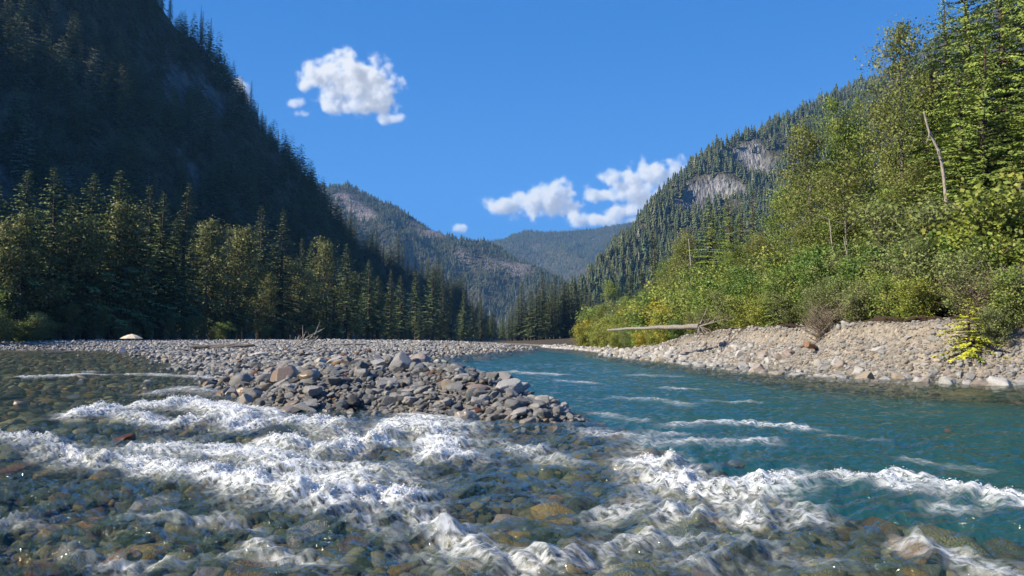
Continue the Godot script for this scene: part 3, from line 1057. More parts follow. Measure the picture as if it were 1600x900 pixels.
class Hill:
	var x0: float
	var d0: float
	var step: float
	var w: int
	var h: int
	var y: PackedFloat32Array
	var rock: PackedFloat32Array
	func at(x: float, d: float) -> float:
		var fx := clampf((x - x0) / step, 0, w - 1.001)
		var fd := clampf((d - d0) / step, 0, h - 1.001)
		var i := int(fx)
		var j := int(fd)
		fx -= i
		fd -= j
		return lerpf(lerpf(y[j * w + i], y[j * w + i + 1], fx), lerpf(y[(j + 1) * w + i], y[(j + 1) * w + i + 1], fx), fd)
	func rock_at(x: float, d: float) -> float:
		return rock[clampi(int((d - d0) / step), 0, h - 1) * w + clampi(int((x - x0) / step), 0, w - 1)]

func make_hill(called: String, key: String, box: Array, step: float, k: float, amp: float, wave: float, rockiness: float, soil: Color, stone_col: Color, label: String, seed_: int, cliffs: Array = [], river_side := 1.0) -> Hill:
	var hl := Hill.new()
	hl.x0 = box[0]; hl.d0 = box[2]; hl.step = step
	hl.w = int((box[1] - box[0]) / step) + 1
	hl.h = int((box[3] - box[2]) / step) + 1
	hl.y.resize(hl.w * hl.h)
	hl.rock.resize(hl.w * hl.h)
	var n := noise(1.0 / wave, 5, FastNoiseLite.TYPE_SIMPLEX_SMOOTH, seed_)
	n.fractal_type = FastNoiseLite.FRACTAL_RIDGED
	var n2 := noise(1.0 / (wave * 0.6), 4, FastNoiseLite.TYPE_SIMPLEX_SMOOTH, seed_ + 1)
	var b := MB.new()
	b.v.resize(hl.w * hl.h); b.n.resize(b.v.size()); b.c.resize(b.v.size())
	var keep := PackedByteArray()
	keep.resize(b.v.size())
	var pts: PackedVector3Array = crests[key]
	for j in hl.h:
		for i in hl.w:
			var x := hl.x0 + i * step
			var d := hl.d0 + j * step
			var y := from_crest(pts, k, x, d, river_side)
			var off := 1e9
			for q in pts: off = minf(off, (q.x - x) * (q.x - x) + (q.z - d) * (q.z - d))
			off = sqrt(off)
			var under := clampf(-y / 60.0, 0, 1)
			y += amp * (n.get_noise_2d(x, d) * 0.7 - 0.15) * clampf(y / 60.0 + 0.2, 0, 1) * (0.15 + 0.85 * smoothstep(0.0, wave * 0.8, off))
			var rk := clampf((n2.get_noise_2d(x, d) + rockiness) * 4.0, 0, 1)
			for c in cliffs:      # a steep step: [x, d, radius across, radius along, drop]
				var q := Vector2((x - c[0]) / c[2], (d - c[1]) / c[3])
				var ql := q.length()
				if ql < 1.0:
					y -= c[4] * (1.0 - smoothstep(0.25, 1.0, ql)) * (0.8 + 0.5 * n2.get_noise_2d(x * 3.0, d * 3.0))
					if ql < 0.95: rk = maxf(rk, 1.0 if n2.get_noise_2d(x * 2.2, d * 2.2) > -0.22 else 0.0)
			hl.y[j * hl.w + i] = y
			hl.rock[j * hl.w + i] = rk
			b.v[j * hl.w + i] = Vector3(x, maxf(y, -30.0), -d)
			b.c[j * hl.w + i] = soil.lerp(stone_col, rk) * (0.9 + 0.25 * n2.get_noise_2d(x * 4.0, d * 4.0))
			keep[j * hl.w + i] = 1 if y > -25.0 else 0
	stitch(b, hl.h, hl.w, keep)
	tag(put(b.mesh(M.mountain), called), label, "mountain", "", "structure")
	return hl

func forest(hl: Hill, meshes: Array, box: Array, count: int, size: Vector2, label: String, low: float, seed_: int, accept: Callable, tint := Color(1, 1, 1)) -> void:
	var rg := RandomNumberGenerator.new()
	rg.seed = seed_
	var n := noise(0.012, 2, FastNoiseLite.TYPE_SIMPLEX_SMOOTH, seed_)
	var tf := []
	var cl := []
	for m in meshes:
		tf.append([])
		cl.append([])
	for k in count:
		var x := rg.randf_range(box[0], box[1])
		var d := rg.randf_range(box[2], box[3])
		var y := hl.at(x, d)
		if y < low or rg.randf() < hl.rock_at(x, d) * 0.93: continue
		if not accept.call(x, d): continue
		var nn := n.get_noise_2d(x, d)
		if rg.randf() < (nn - 0.3) * 2.0: continue
		var s := lerpf(size.x, size.y, pow(rg.randf(), 1.4)) * (1.0 + 0.5 * n.get_noise_2d(x * 2.0 + 99.0, d * 2.0))
		var v := rg.randi() % meshes.size()
		tf[v].append(Transform3D(Basis(Vector3.UP, rg.randf() * TAU).scaled(Vector3(s * rg.randf_range(0.85, 1.25), s, s * rg.randf_range(0.85, 1.25))), Vector3(x, y - 0.4 * s / 20.0, -d)))
		var g := rg.randf_range(0.75, 1.25)
		var tone := Color(g * rg.randf_range(0.85, 1.25), g, g * rg.randf_range(0.8, 1.15))
		if rg.randf() < 0.035: tone = Color(2.6, 2.0, 3.6)       # dead grey trees
		cl[v].append(tone * tint)
	var o := Node3D.new()
	o.name = numbered("forest")
	add_child(o)
	tag(o, label, "forest", "", "stuff")
	for v in meshes.size(): tag(scatter(meshes[v], "trees", tf[v], cl[v], o), "", "", "", "stuff")

# ------------------------------------------------------------------ trees
func bark_tube(b: MB, pts: PackedVector3Array, r0: float, r1: float, sides: int, col: Color) -> void:
	var r := PackedFloat32Array()
	for k in pts.size(): r.append(lerpf(r0, r1, float(k) / (pts.size() - 1)))
	b.tube(pts, r, sides, col)

func conifer(seed_: int, H: float, R: float, low: float, per_m: float, spray: float, droop: float, greens: Array, blades := 5, ragged := 0.4) -> Dictionary:
	var rg := RandomNumberGenerator.new()
	rg.seed = seed_
	var t := MB.new()
	var c := MB.new()
	var trunk := PackedVector3Array()
	var bend := Vector3(rg.randfn(), 0, rg.randfn()) * H * 0.006
	for k in 9:
		var f := k / 8.0
		trunk.append(Vector3(0, H * f - (0.6 if k == 0 else 0.0), 0) + bend * sin(f * PI))
	bark_tube(t, trunk, H * 0.014 + 0.05, 0.02, 7, Color(0.10, 0.075, 0.055))
	var nb := int(H * (1.0 - low) * per_m)
	var az := rg.randf() * TAU
	for k in nb:
		var f := low + (1.0 - low) * (k + rg.randf()) / nb
		var up := (f - low) / (1.0 - low)
		az += 2.39996 + rg.randfn() * 0.4
		var L := (R * (0.25 * pow(1.0 - up, 0.6) + 0.75 * (1.0 - up)) * 1.12 * (1.0 + ragged * rg.randfn() * 0.7) + 0.05) * (0.55 + 0.45 * smoothstep(0.0, 0.12, up))
		if L < 0.04 * R: L = 0.04 * R
		var out := Vector3(cos(az), 0, sin(az))
		var side := Vector3(-sin(az), 0, cos(az))
		var rise := lerpf(-0.25, 0.55, up) - droop * 0.3
		var p0 := Vector3(0, H * f, 0) + bend * sin(f * PI)
		var tip := p0 + out * L + Vector3.UP * L * (rise - droop * 0.25)
		var mid := p0 + out * L * 0.5 + Vector3.UP * L * rise * 0.55
		if L > 0.5: bark_tube(t, PackedVector3Array([p0, mid, tip]), 0.012 * L + 0.012, 0.006, 3, Color(0.09, 0.07, 0.05))
		var ns := maxi(2, int(L / spray * 1.7))
		for s in ns:
			var g := 0.18 + 0.86 * (s + rg.randf() * 0.8) / ns
			var at := p0.lerp(mid, g * 2.0) if g < 0.5 else mid.lerp(tip, (g - 0.5) * 2.0)
			var wide := spray * (0.75 + 0.5 * rg.randf()) * (1.15 - 0.35 * g) * lerpf(1.0, 0.45, up * up)
			var col: Color = greens[rg.randi() % greens.size()] * rg.randf_range(0.8, 1.25)
			for q in blades:
				var a := (q - (blades - 1) * 0.5) / maxf(1.0, (blades - 1) * 0.5) * 1.35 + rg.randfn() * 0.2
				var dir := (out * cos(a) + side * sin(a) + Vector3.UP * (rg.randfn() * 0.16 + rise * 0.4 - droop * (0.35 + 0.3 * rg.randf()))).normalized()
				var w := dir.cross(Vector3(rg.randfn(), rg.randfn() * 0.8, rg.randfn())).normalized() * wide * 0.2
				var e := at + dir * wide * rg.randf_range(0.75, 1.15)
				var m := at.lerp(e, 0.5) + Vector3.UP * wide * 0.05
				c.kite(at, m + w, e + Vector3.DOWN * wide * droop * 0.25, m - w, col, out * 1.0 + Vector3.UP * 0.4)
	return {"trunk": t.mesh(M.bark), "crown": c.mesh(M.needles)}

func leaf(b: MB, rg: RandomNumberGenerator, at: Vector3, size: float, col: Color, puff: Vector3) -> void:
	var n := Vector3(rg.randfn(), rg.randfn() + 0.9, rg.randfn()).normalized()
	var a := n.cross(Vector3(rg.randfn(), rg.randfn(), rg.randfn())).normalized()
	var w := n.cross(a) * size * 0.42
	a *= size * 0.5
	b.kite(at - a, at + w, at + a, at - w, col, puff)

# a broad-leaved tree: trunk, limbs and leaf clumps at the ends of its twigs
func broadleaf(seed_: int, H: float, R: float, low: float, limbs: int, clumps: int, leaves: int, size: float, greens: Array, bark: Color, stems := 1, clump_r := 0.55) -> Dictionary:
	var rg := RandomNumberGenerator.new()
	rg.seed = seed_
	var t := MB.new()
	var c := MB.new()
	for st in stems:
		var lean := Vector3(rg.randfn(), 0, rg.randfn()) * H * (0.05 if stems == 1 else 0.22)
		var base := Vector3(rg.randfn(), 0, rg.randfn()) * (0.0 if stems == 1 else H * 0.05)
		var top := H * (1.0 if st == 0 else rg.randf_range(0.6, 0.98))
		var trunk := PackedVector3Array()
		var wob := Vector3(rg.randfn(), 0, rg.randfn()) * H * 0.018
		for k in 8:
			var f := k / 7.0
			trunk.append(base + lean * f * f + wob * sin(f * 5.0) + Vector3.UP * (top * 0.96 * f - (0.4 if k == 0 else 0.0)))
		bark_tube(t, trunk, H * 0.011 / sqrt(float(stems)) + 0.012, 0.008, 6 if stems == 1 else 4, bark)
		var az := rg.randf() * TAU
		for k in limbs:
			var f := low + (0.98 - low) * (k + rg.randf()) / limbs
			var q := f * 7.0
			var p0 := trunk[int(q)].lerp(trunk[mini(int(q) + 1, 7)], q - int(q))
			az += 2.39996 + rg.randfn() * 0.5
			var up := (f - low) / (1.0 - low)
			var L := R * (0.35 + 0.65 * sin(PI * clampf(up * 0.85 + 0.18, 0, 1))) * rg.randf_range(0.6, 1.15)
			var dir := (Vector3(cos(az), lerpf(0.25, 1.1, up) + rg.randfn() * 0.15, sin(az))).normalized()
			var p1 := p0 + dir * L * 0.55 + Vector3.UP * 0.05 * L
			var p2 := p0 + dir * L + Vector3.UP * L * 0.12
			bark_tube(t, PackedVector3Array([p0, p1, p2]), 0.010 * L + 0.012, 0.006, 4, bark)
			for s in clumps:
				var g := 0.3 + 0.75 * (s + rg.randf()) / clumps
				var at := (p0.lerp(p1, g * 2.0) if g < 0.5 else p1.lerp(p2, (g - 0.5) * 2.0)) + Vector3(rg.randfn(), rg.randfn() * 0.7, rg.randfn()) * L * 0.17
				if L > 0.6: bark_tube(t, PackedVector3Array([p0.lerp(p2, g * 0.75), at]), 0.010, 0.004, 3, bark)
				var col: Color = greens[rg.randi() % greens.size()] * rg.randf_range(0.85, 1.2)
				var cr := clump_r * rg.randf_range(0.6, 1.25)
				for m in leaves:
					var off := Vector3(rg.randfn() * 0.6, rg.randfn() * 0.42, rg.randfn() * 0.6)
					leaf(c, rg, at + off * cr, size * rg.randf_range(0.55, 1.35), col * rg.randf_range(0.85, 1.15), off.normalized() * 1.5 + Vector3.UP * 0.4)
	return {"trunk": t.mesh(M.bark), "crown": c.mesh(M.leaves)}

# a far tree of few faces, with the ragged outline of a conifer
func far_tree(seed_: int, tiers: int, R: float, col: Color) -> ArrayMesh:
	var rg := RandomNumberGenerator.new()
	rg.seed = seed_
	var b := MB.new()
	for k in tiers:
		var f := float(k) / tiers
		var y := 0.06 + 0.86 * f
		var r := R * pow(1.0 - f, 0.8) * rg.randf_range(0.75, 1.15) + 0.012
		var top := Vector3(rg.randfn() * 0.004, y + 0.16 + 0.06 * rg.randf(), rg.randfn() * 0.004)
		var m := 6
		var a0 := rg.randf() * TAU
		for q in m:
			var a := a0 + TAU * q / m + rg.randfn() * 0.2
			var rr := r * rg.randf_range(0.65, 1.2)
			var e := Vector3(cos(a) * rr, y - 0.03 - 0.03 * rg.randf(), sin(a) * rr)
			var w := Vector3(-sin(a), 0, cos(a)) * r * 0.42
			b.kite(top, e.lerp(top, 0.35) + w, e, e.lerp(top, 0.35) - w, col * rg.randf_range(0.8, 1.2))
	return b.mesh(M.needles)

var kinds := {}

func plant(kind: String, called: String, at: Vector3, h: float, turn: float, label: String, category: String, group: String, wide := 1.0) -> Node3D:
	var k: Dictionary = kinds[kind]
	var o := Node3D.new()
	o.name = numbered(called)
	add_child(o)
	var s: float = h / float(k.h)
	o.transform = Transform3D(Basis(Vector3.UP, turn).scaled(Vector3(s * wide, s, s * wide)), at)
	put(k.trunk, k.get("wood", "trunk"), o)
	put(k.crown, k.get("green", "crown"), o)
	tag(o, label, category, group)
	return o

func kind_of(called: String, h: float, made: Dictionary, wood := "trunk", green := "crown") -> void:
	made.h = h
	made.wood = wood
	made.green = green
	kinds[called] = made

func tree_kinds() -> void:
	var dark := [Color(0.072, 0.098, 0.040), Color(0.085, 0.112, 0.045), Color(0.100, 0.126, 0.050)]
	var warm := [Color(0.100, 0.142, 0.046), Color(0.122, 0.162, 0.052), Color(0.085, 0.122, 0.042)]
	var hem := [Color(0.144, 0.213, 0.040), Color(0.186, 0.258, 0.048), Color(0.122, 0.180, 0.039), Color(0.237, 0.290, 0.057)]
	for k in 4: kind_of("conifer%d" % k, 25.0, conifer(200 + k, 25.0, [3.1, 2.7, 3.6, 2.5][k], [0.10, 0.06, 0.12, 0.16][k], 8.5, 0.52, [0.35, 0.2, 0.5, 0.3][k], dark if k < 2 else warm, 5, 0.45))
	for k in 3: kind_of("hemlock%d" % k, 22.0, conifer(220 + k, 22.0, [4.0, 3.4, 4.4][k], [0.05, 0.08, 0.1][k], 16.0, 0.26, [0.55, 0.4, 0.7][k], hem, 5, 0.4))
	kind_of("young_fir", 6.0, conifer(231, 6.0, 1.7, 0.03, 12.0, 0.28, 0.25, [Color(0.10, 0.15, 0.03), Color(0.13, 0.18, 0.035)], 5, 0.3))
	kind_of("golden_cedar", 3.4, conifer(232, 3.4, 1.25, 0.02, 22.0, 0.22, 0.35, [Color(0.34, 0.36, 0.03), Color(0.42, 0.42, 0.035), Color(0.26, 0.30, 0.03)], 5, 0.35))
	var alder := [Color(0.166, 0.237, 0.044), Color(0.204, 0.270, 0.055), Color(0.138, 0.204, 0.042), Color(0.265, 0.304, 0.077)]
	var olive := [Color(0.160, 0.193, 0.046), Color(0.199, 0.226, 0.055), Color(0.248, 0.254, 0.083)]
	var deepg := [Color(0.102, 0.180, 0.041), Color(0.132, 0.228, 0.050), Color(0.180, 0.270, 0.060)]
	for k in 4: kind_of("alder%d" % k, 14.0, broadleaf(240 + k, 14.0, [3.2, 3.8, 3.0, 3.5][k], 0.16, 24, 8, 66, 0.135, alder if k % 2 == 0 else olive, Color(0.27, 0.25, 0.22), 1, 0.75))
	kind_of("cottonwood", 21.0, broadleaf(250, 21.0, 3.4, 0.40, 24, 8, 54, 0.15, olive, Color(0.15, 0.13, 0.11), 1, 0.75))
	for k in 2: kind_of("maple%d" % k, 8.0, broadleaf(255 + k, 8.0, 3.2, 0.1, 22, 8, 30, 0.18, deepg, Color(0.12, 0.10, 0.08), 3, 0.62))
	for k in 3: kind_of("river_tree%d" % k, 13.0, broadleaf(260 + k, 13.0, [3.0, 3.6, 3.3][k], 0.12, 20, 8, 36, 0.24, [Color(0.15, 0.165, 0.055), Color(0.20, 0.205, 0.07), Color(0.115, 0.135, 0.045)], Color(0.16, 0.14, 0.12), 1, 0.85))
	var yellow := [Color(0.250, 0.298, 0.054), Color(0.214, 0.268, 0.054), Color(0.298, 0.308, 0.066)]
	var willow := [Color(0.205, 0.242, 0.085), Color(0.254, 0.283, 0.109), Color(0.169, 0.212, 0.067)]
	var gold := [Color(0.42, 0.36, 0.04), Color(0.34, 0.31, 0.045)]
	for k in 3: kind_of("willow%d" % k, 3.0, broadleaf(270 + k, 3.0, 1.2, 0.10, 12, 4, 30, 0.08, willow, Color(0.24, 0.20, 0.15), 5, 0.30), "stems", "foliage")
	for k in 3: kind_of("shrub%d" % k, 2.2, broadleaf(280 + k, 2.2, 1.1, 0.08, 10, 5, 34, 0.075, alder if k == 0 else yellow if k == 1 else deepg, Color(0.18, 0.14, 0.10), 5, 0.28), "stems", "foliage")
	kind_of("golden_shrub", 2.2, broadleaf(290, 2.2, 1.1, 0.08, 10, 5, 34, 0.075, gold, Color(0.2, 0.16, 0.1), 5, 0.28), "stems", "foliage")
	kind_of("dry_bush", 2.4, broadleaf(291, 2.4, 1.3, 0.02, 16, 4, 1, 0.05, [Color(0.28, 0.22, 0.15)], Color(0.30, 0.24, 0.18), 9, 0.3), "stems", "foliage")

func build_mountains() -> void:
	crest("left", [[0, -300, 425], [100, -200, 440], [200, -95, 455], [285, -5, 470], [330, 78, 490], [370, 118, 505], [390, 165, 520], [422, 215, 545], [455, 268, 580], [505, 315, 620], [575, 348, 660], [648, 388, 710], [703, 421, 770], [758, 470, 810], [800, 516, 850]], 17.0)
	ridge_n = crests.left.size()
	var beyond := PackedVector3Array()       # the same hillside goes on past the edge of the picture
	for q in [[-430, 205, -260], [-425, 210, -160], [-420, 215, -60], [-415, 222, 20], [-405, 228, 80], [-395, 232, 150], [-385, 236, 230], [-370, 245, 300], [-330, 265, 370]]:
		beyond.append(Vector3(q[0], q[1], q[2]))
	for k in beyond.size() - 1:
		crests.left.append(beyond[k])
		crests.left.append(beyond[k].lerp(beyond[k + 1], 0.5))
	crest("right", [[905, 432, 900], [945, 392, 960], [1000, 335, 1050], [1070, 255, 1150], [1130, 208, 1200], [1200, 183, 1250], [1300, 133, 1340], [1380, 102, 1400], [1480, 45, 1450], [1600, -40, 1480], [1800, -180, 1500], [2300, -420, 1400]], 12.0)
	crest("far_left", [[200, 120, 2700], [400, 240, 2650], [490, 279, 2600], [540, 280, 2560], [600, 316, 2500], [650, 341, 2450], [700, 362, 2420], [760, 374, 2400], [800, 395, 2350], [850, 412, 2300], [880, 470, 2200]], 8.0)
	crest("far", [[600, 400, 4700], [720, 380, 4600], [770, 374, 4600], [820, 362, 4500], [880, 357, 4500], [930, 352, 4500], [980, 344, 4400], [1010, 346, 4400], [1100, 330, 4400], [1300, 320, 4300]], 6.0)
	var floor_col := Color(0.105, 0.098, 0.058)
	var rock := Color(0.32, 0.315, 0.31)
	var c1 := Vector2((1108 - 800) / FOC * 1085, 1085)
	var c2 := Vector2((1180 - 800) / FOC * 1160, 1160)
	var hl := make_hill("hillside", "left", [-760, 60, -400, 1000], 8.0, 1.2, 18.0, 110.0, -0.30, floor_col, rock, "steep shaded forested hillside rising behind the gravel bar", 301, [], 1.2)
	var hr := make_hill("mountain", "right", [-150, 1900, 350, 1900], 14.0, 0.80, 70.0, 260.0, -0.5, floor_col, rock, "sunlit forested mountain with grey cliff bands above the trees", 302, [[c1.x, c1.y, 62, 46, 60], [c2.x, c2.y, 42, 40, 55]], -1.5)
	var hf := make_hill("mountain", "far_left", [-2000, 700, 1300, 3300], 22.0, 0.72, 330.0, 620.0, -0.33, floor_col, Color(0.30, 0.255, 0.235), "far mountain with bare pinkish rock face and shaded gullies", 303, [[-600, 2400, 150, 80, 45], [-500, 2330, 90, 70, 35]])
	var hb := make_hill("mountain", "far", [-1600, 2600, 3100, 5200], 40.0, 0.5, 260.0, 900.0, -0.42, floor_col, rock, "hazy blue forested mountain closing the valley", 304)
	var far := []
	for k in 4: far.append(far_tree(320 + k, 6, [0.22, 0.18, 0.25, 0.20][k], Color(0.072, 0.095, 0.038)))
	var near := []
	for k in 4:
		var b := conifer(330 + k, 1.0, [0.14, 0.12, 0.16, 0.11][k], 0.08, 60.0, 0.045, 0.3, [Color(0.072, 0.095, 0.038)], 4, 0.5)
		near.append(b.crown)
	var any := func(_x, _d): return true
	forest(hl, near, [-480, 0, -60, 900], 19000, Vector2(9, 23), "dark conifer forest covering the shaded hillside", 6.0, 341, any)
	forest(hr, far, [-100, 1300, 500, 1650], 52000, Vector2(8, 23), "green conifer forest covering the sunlit mountain", 4.0, 342, any)
	forest(hf, far, [-1500, 500, 1500, 2900], 66000, Vector2(7, 18), "distant conifer forest on the far mountain with the rock face", 4.0, 343, any)
	forest(hb, far, [-1000, 1300, 3500, 4900], 48000, Vector2(9, 19), "hazy conifer forest on the mountain closing the valley", 4.0, 344, any)
	hills = [hl, hr]

var hills: Array = []
var ridge_n := 0

func floor_at(x: float, d: float) -> float:
	var y := ground_h(x, d)
	for h in hills: y = maxf(y, h.at(x, d))
	return y

func build_trees() -> void:
	rng.seed = 401
	# ---- trees behind the gravel bar: x and top in the photograph, distance, kind
	var along := func(px: float) -> float:
		return 122.0 + 34.0 * clampf(px / 300.0, -1, 1) + 250.0 * pow(clampf((px - 250.0) / 540.0, 0, 1), 1.35)
	var tall := [[-60, 250], [-15, 280], [35, 264], [75, 258], [105, 300], [140, 268], [180, 263], [205, 300], [228, 288], [250, 298], [290, 284], [270, 340], [330, 350], [355, 352], [405, 320], [440, 325], [425, 380], [470, 372], [485, 376], [540, 380], [520, 415], [575, 405], [590, 430], [610, 420], [625, 430], [650, 420], [675, 416], [690, 438], [705, 442], [725, 452], [738, 468], [752, 468], [768, 482], [783, 500]]
	var k2 := 0
	for q in tall:
		k2 = rng.randi() % 4
		var d: float = along.call(q[0]) + rng.randf_range(-4, 8)
		var p := world_at(q[0], d)
		p.y = floor_at(p.x, d)
		plant("conifer%d" % [0, 1, 3, 2][k2], "conifer_tree", p, height_at(q[1], d) - p.y, rng.randf() * TAU, "%s %s conifer with a sunlit top in the row behind the gravel bar" % ["very tall" if q[1] < 290 else "tall" if q[1] < 400 else "lower", "broad" if k2 % 2 else "slender"], "conifer", "conifers behind the gravel bar", rng.randf_range(1.3, 1.95))
	for k in 64:
		var px := lerpf(-90, 790, (k + rng.randf()) / 64.0)
		var d: float = along.call(px) + rng.randf_range(-4, 12)
		var top := lerpf(330, 440, rng.randf()) if px < 330 else lerpf(430, 500, clampf((px - 330) / 460.0, 0, 1)) + rng.randf_range(-15, 20)
		var p := world_at(px, d)
		p.y = floor_at(p.x, d)
		plant("conifer%d" % (rng.randi() % 4), "conifer_tree", p, maxf(5.0, height_at(top, d) - p.y), rng.randf() * TAU, "%s conifer %s in the row behind the gravel bar" % ["slight" if p.y + 9.0 > height_at(top, d) else "middling" if p.y + 15.0 > height_at(top, d) else "sturdy", "standing before the bigger trees" if px < 330 else "with its trunk bare below"], "conifer", "short conifers behind the gravel bar", rng.randf_range(1.0, 1.5))
	for q in [[30, 335, 0], [-20, 350, 0], [110, 345, 0], [190, 325, 4], [320, 345, 6], [365, 358, 6], [380, 362, 6], [505, 376, 8], [480, 425, 6], [545, 430, 4], [455, 405, 4], [410, 430, 2]]:
		var d: float = along.call(q[0]) - 5.0 + q[2]
		var p := world_at(q[0], d)
		p.y = floor_at(p.x, d)
		plant("river_tree%d" % (rng.randi() % 3), "broadleaf_tree", p, height_at(q[1], d) - p.y, rng.randf() * TAU, "leafy tree with pale yellowish crown in front of the dark conifers", "tree", "leafy trees behind the gravel bar", rng.randf_range(0.9, 1.2))
	for k in 26:
		var px := lerpf(-60, 560, (k + rng.randf()) / 26.0)
		var d: float = along.call(px) - rng.randf_range(8, 13)
		var p := world_at(px, d)
		p.y = floor_at(p.x, d)
		plant(["willow0", "river_tree1", "shrub0", "river_tree2", "willow2", "river_tree0"][rng.randi() % 6], "bush", p, rng.randf_range(2.0, 5.0) * (1.5 if px < 160 else 1.0), rng.randf() * TAU, "leafy bush at the foot of the trees behind the gravel bar", "bush", "bushes behind the gravel bar", 1.2)
	# ---- the dark stand where the valley closes
	for q in [[800, 470], [815, 440], [832, 455], [848, 425], [862, 440], [878, 430], [893, 445], [905, 440], [922, 455], [935, 462], [855, 470], [885, 468], [912, 480], [840, 488], [808, 500], [822, 468], [838, 440], [843, 452], [856, 432], [868, 428], [872, 452], [882, 442], [888, 436], [898, 434], [901, 458], [915, 448], [928, 470], [810, 462], [826, 450], [850, 446], [795, 490]]:
		var d := 340.0 + rng.randf_range(-14, 16)
		var p := world_at(q[0], d)
		p.y = floor_at(p.x, d)
		plant("conifer%d" % (rng.randi() % 2), "conifer_tree", p, height_at(q[1], d) - p.y, rng.randf() * TAU, "dark conifer in the stand at the river's far bend", "conifer", "conifers at the far bend", rng.randf_range(1.3, 1.9))
	# ---- right bank: x, top in the photograph, distance, kind, words
	var right := [
		[1700, -260, 40, "hemlock1"], [1640, -200, 39, "hemlock0"], [1585, -120, 42, "hemlock2"], [1530, -90, 45, "hemlock0"], [1560, 40, 37, "hemlock1"], [1495, -20, 50, "hemlock2"], [1620, 120, 36, "hemlock0"], [1470, 70, 47, "hemlock1"],
		[1512, 100, 40, "hemlock1"], [1548, 190, 36.5, "hemlock2"], [1450, 120, 52, "alder2"], [1395, 130, 54, "alder1"], [1350, 150, 56, "alder0"], [1310, 190, 57, "alder2"], [1275, 195, 54, "alder3"], [1335, 260, 47, "alder1"], [1245, 262, 60, "alder0"], [1215, 300, 66, "alder2"],
		[1180, 296, 75, "conifer2"], [1160, 310, 72, "conifer3"], [1140, 302, 78, "hemlock1"], [1112, 318, 82, "hemlock2"], [1085, 365, 84, "alder1"], [1060, 388, 88, "alder3"], [1040, 400, 92, "alder0"], [1022, 355, 112, "conifer0"], [1003, 405, 118, "conifer1"], [985, 415, 122, "conifer2"], [965, 440, 128, "alder2"], [948, 452, 132, "conifer3"],
		[1425, 260, 42, "alder3"], [1380, 300, 44, "alder0"], [1300, 320, 48, "alder2"], [1260, 350, 50, "alder3"], [1205, 370, 58, "alder1"], [1170, 380, 62, "alder0"], [1130, 400, 66, "alder2"], [1095, 420, 72, "alder3"], [1050, 440, 80, "alder1"], [1010, 452, 92, "alder0"], [975, 465, 104, "alder2"], [1590, 250, 34, "hemlock2"], [1480, 260, 40, "hemlock0"],
		[1235, 420, 46, "conifer3"], [1075, 455, 70, "conifer2"], [940, 478, 118, "alder3"], [925, 492, 124, "alder0"], [1660, 60, 34, "hemlock1"], [1750, 0, 34, "alder2"],
	]
	for q in right:
		var d: float = q[2]
		var p := world_at(q[0], d)
		p.y = floor_at(p.x, d)
		var h := height_at(q[1], d) - p.y
		var kd: String = q[3]
		if kd.begins_with("alder"):
			plant(kd, "alder_tree", p, h, rng.randf() * TAU, "%s %s leafy tree in the wood on the cut bank" % ["tall" if h > 13.5 else "half-grown" if h > 8.5 else "low", "bright green" if kd in ["alder0", "alder2"] else "olive green"], "tree", "leafy trees on the cut bank", rng.randf_range(0.85, 1.1) * clampf(14.0 / h, 0.8, 1.4))
		elif kd.begins_with("hemlock"):
			plant(kd, "hemlock_tree", p, h, rng.randf() * TAU, "%s bright green conifer with drooping sprays on the cut bank" % ("towering" if h > 19.0 else "tall" if h > 13.0 else "lower"), "conifer", "drooping conifers on the cut bank", clampf(28.0 / h, 1.05, 1.8))
		else:
			plant(kd, "conifer_tree", p, h, rng.randf() * TAU, "dark slender conifer among the leafy trees on the cut bank", "conifer", "dark conifers on the cut bank", 1.1)
	var p := world_at(1412, 45.5)
	p.y = floor_at(p.x, 45.5)
	plant("cottonwood", "cottonwood_tree", p, height_at(20, 45.5) - p.y, 0.4, "tallest leafy tree with bare dark trunk and open crown on the cut bank", "tree", "", 0.95)
	for q in [[1370, 395, 41, 0], [1235, 400, 47, 1], [1190, 420, 52, 0], [1290, 410, 43, 1], [1440, 400, 38, 1], [1530, 380, 33, 0], [1150, 430, 58, 1], [1580, 400, 31, 1], [1330, 420, 41, 0], [1110, 445, 62, 0], [1480, 410, 35.5, 0], [1620, 380, 30, 0], [1400, 440, 38, 0]]:
		var d: float = q[2]
		var w := world_at(q[0], d)
		w.y = floor_at(w.x, d)
		plant("maple%d" % q[3], "maple_tree", w, height_at(q[1], d) - w.y, rng.randf() * TAU, "low deep green maple with large leaves on the cut bank", "tree", "low maples on the cut bank", 1.1)
	# ---- shrubs along the top of the bank
	for k in 96:
		var f := (k + rng.randf()) / 96.0
		var d := 25.0 * pow(5.2, f)
		var lo := 6.0
		var hi := 40.0
		for it in 16:
			var m := (lo + hi) * 0.5
			if s_right(m, d) < 3.5 + (k % 4) * 1.3: lo = m
			else: hi = m
		var x := lo + rng.randf() * 0.8
		var kd: String = ["willow0", "shrub0", "shrub1", "willow1", "shrub0", "willow2", "shrub2", "willow0", "shrub1", "shrub1", "golden_shrub", "golden_shrub"][rng.randi() % (12 if f > 0.45 else 10)]
		var h := rng.randf_range(1.3, 2.6) * (1.0 + 0.35 * (k % 4)) * lerpf(1.0, 1.35, f)
		var words: String = "pale silvery-green willow bush" if kd.begins_with("willow") else "golden yellow bush" if kd == "golden_shrub" else "yellow-green bush" if kd == "shrub1" else "green leafy bush"
		plant(kd, "bush", Vector3(x, floor_at(x, d) - 0.05, -d), h, rng.randf() * TAU, words + " on top of the cut bank", "bush", words + "es along the bank", 1.15)
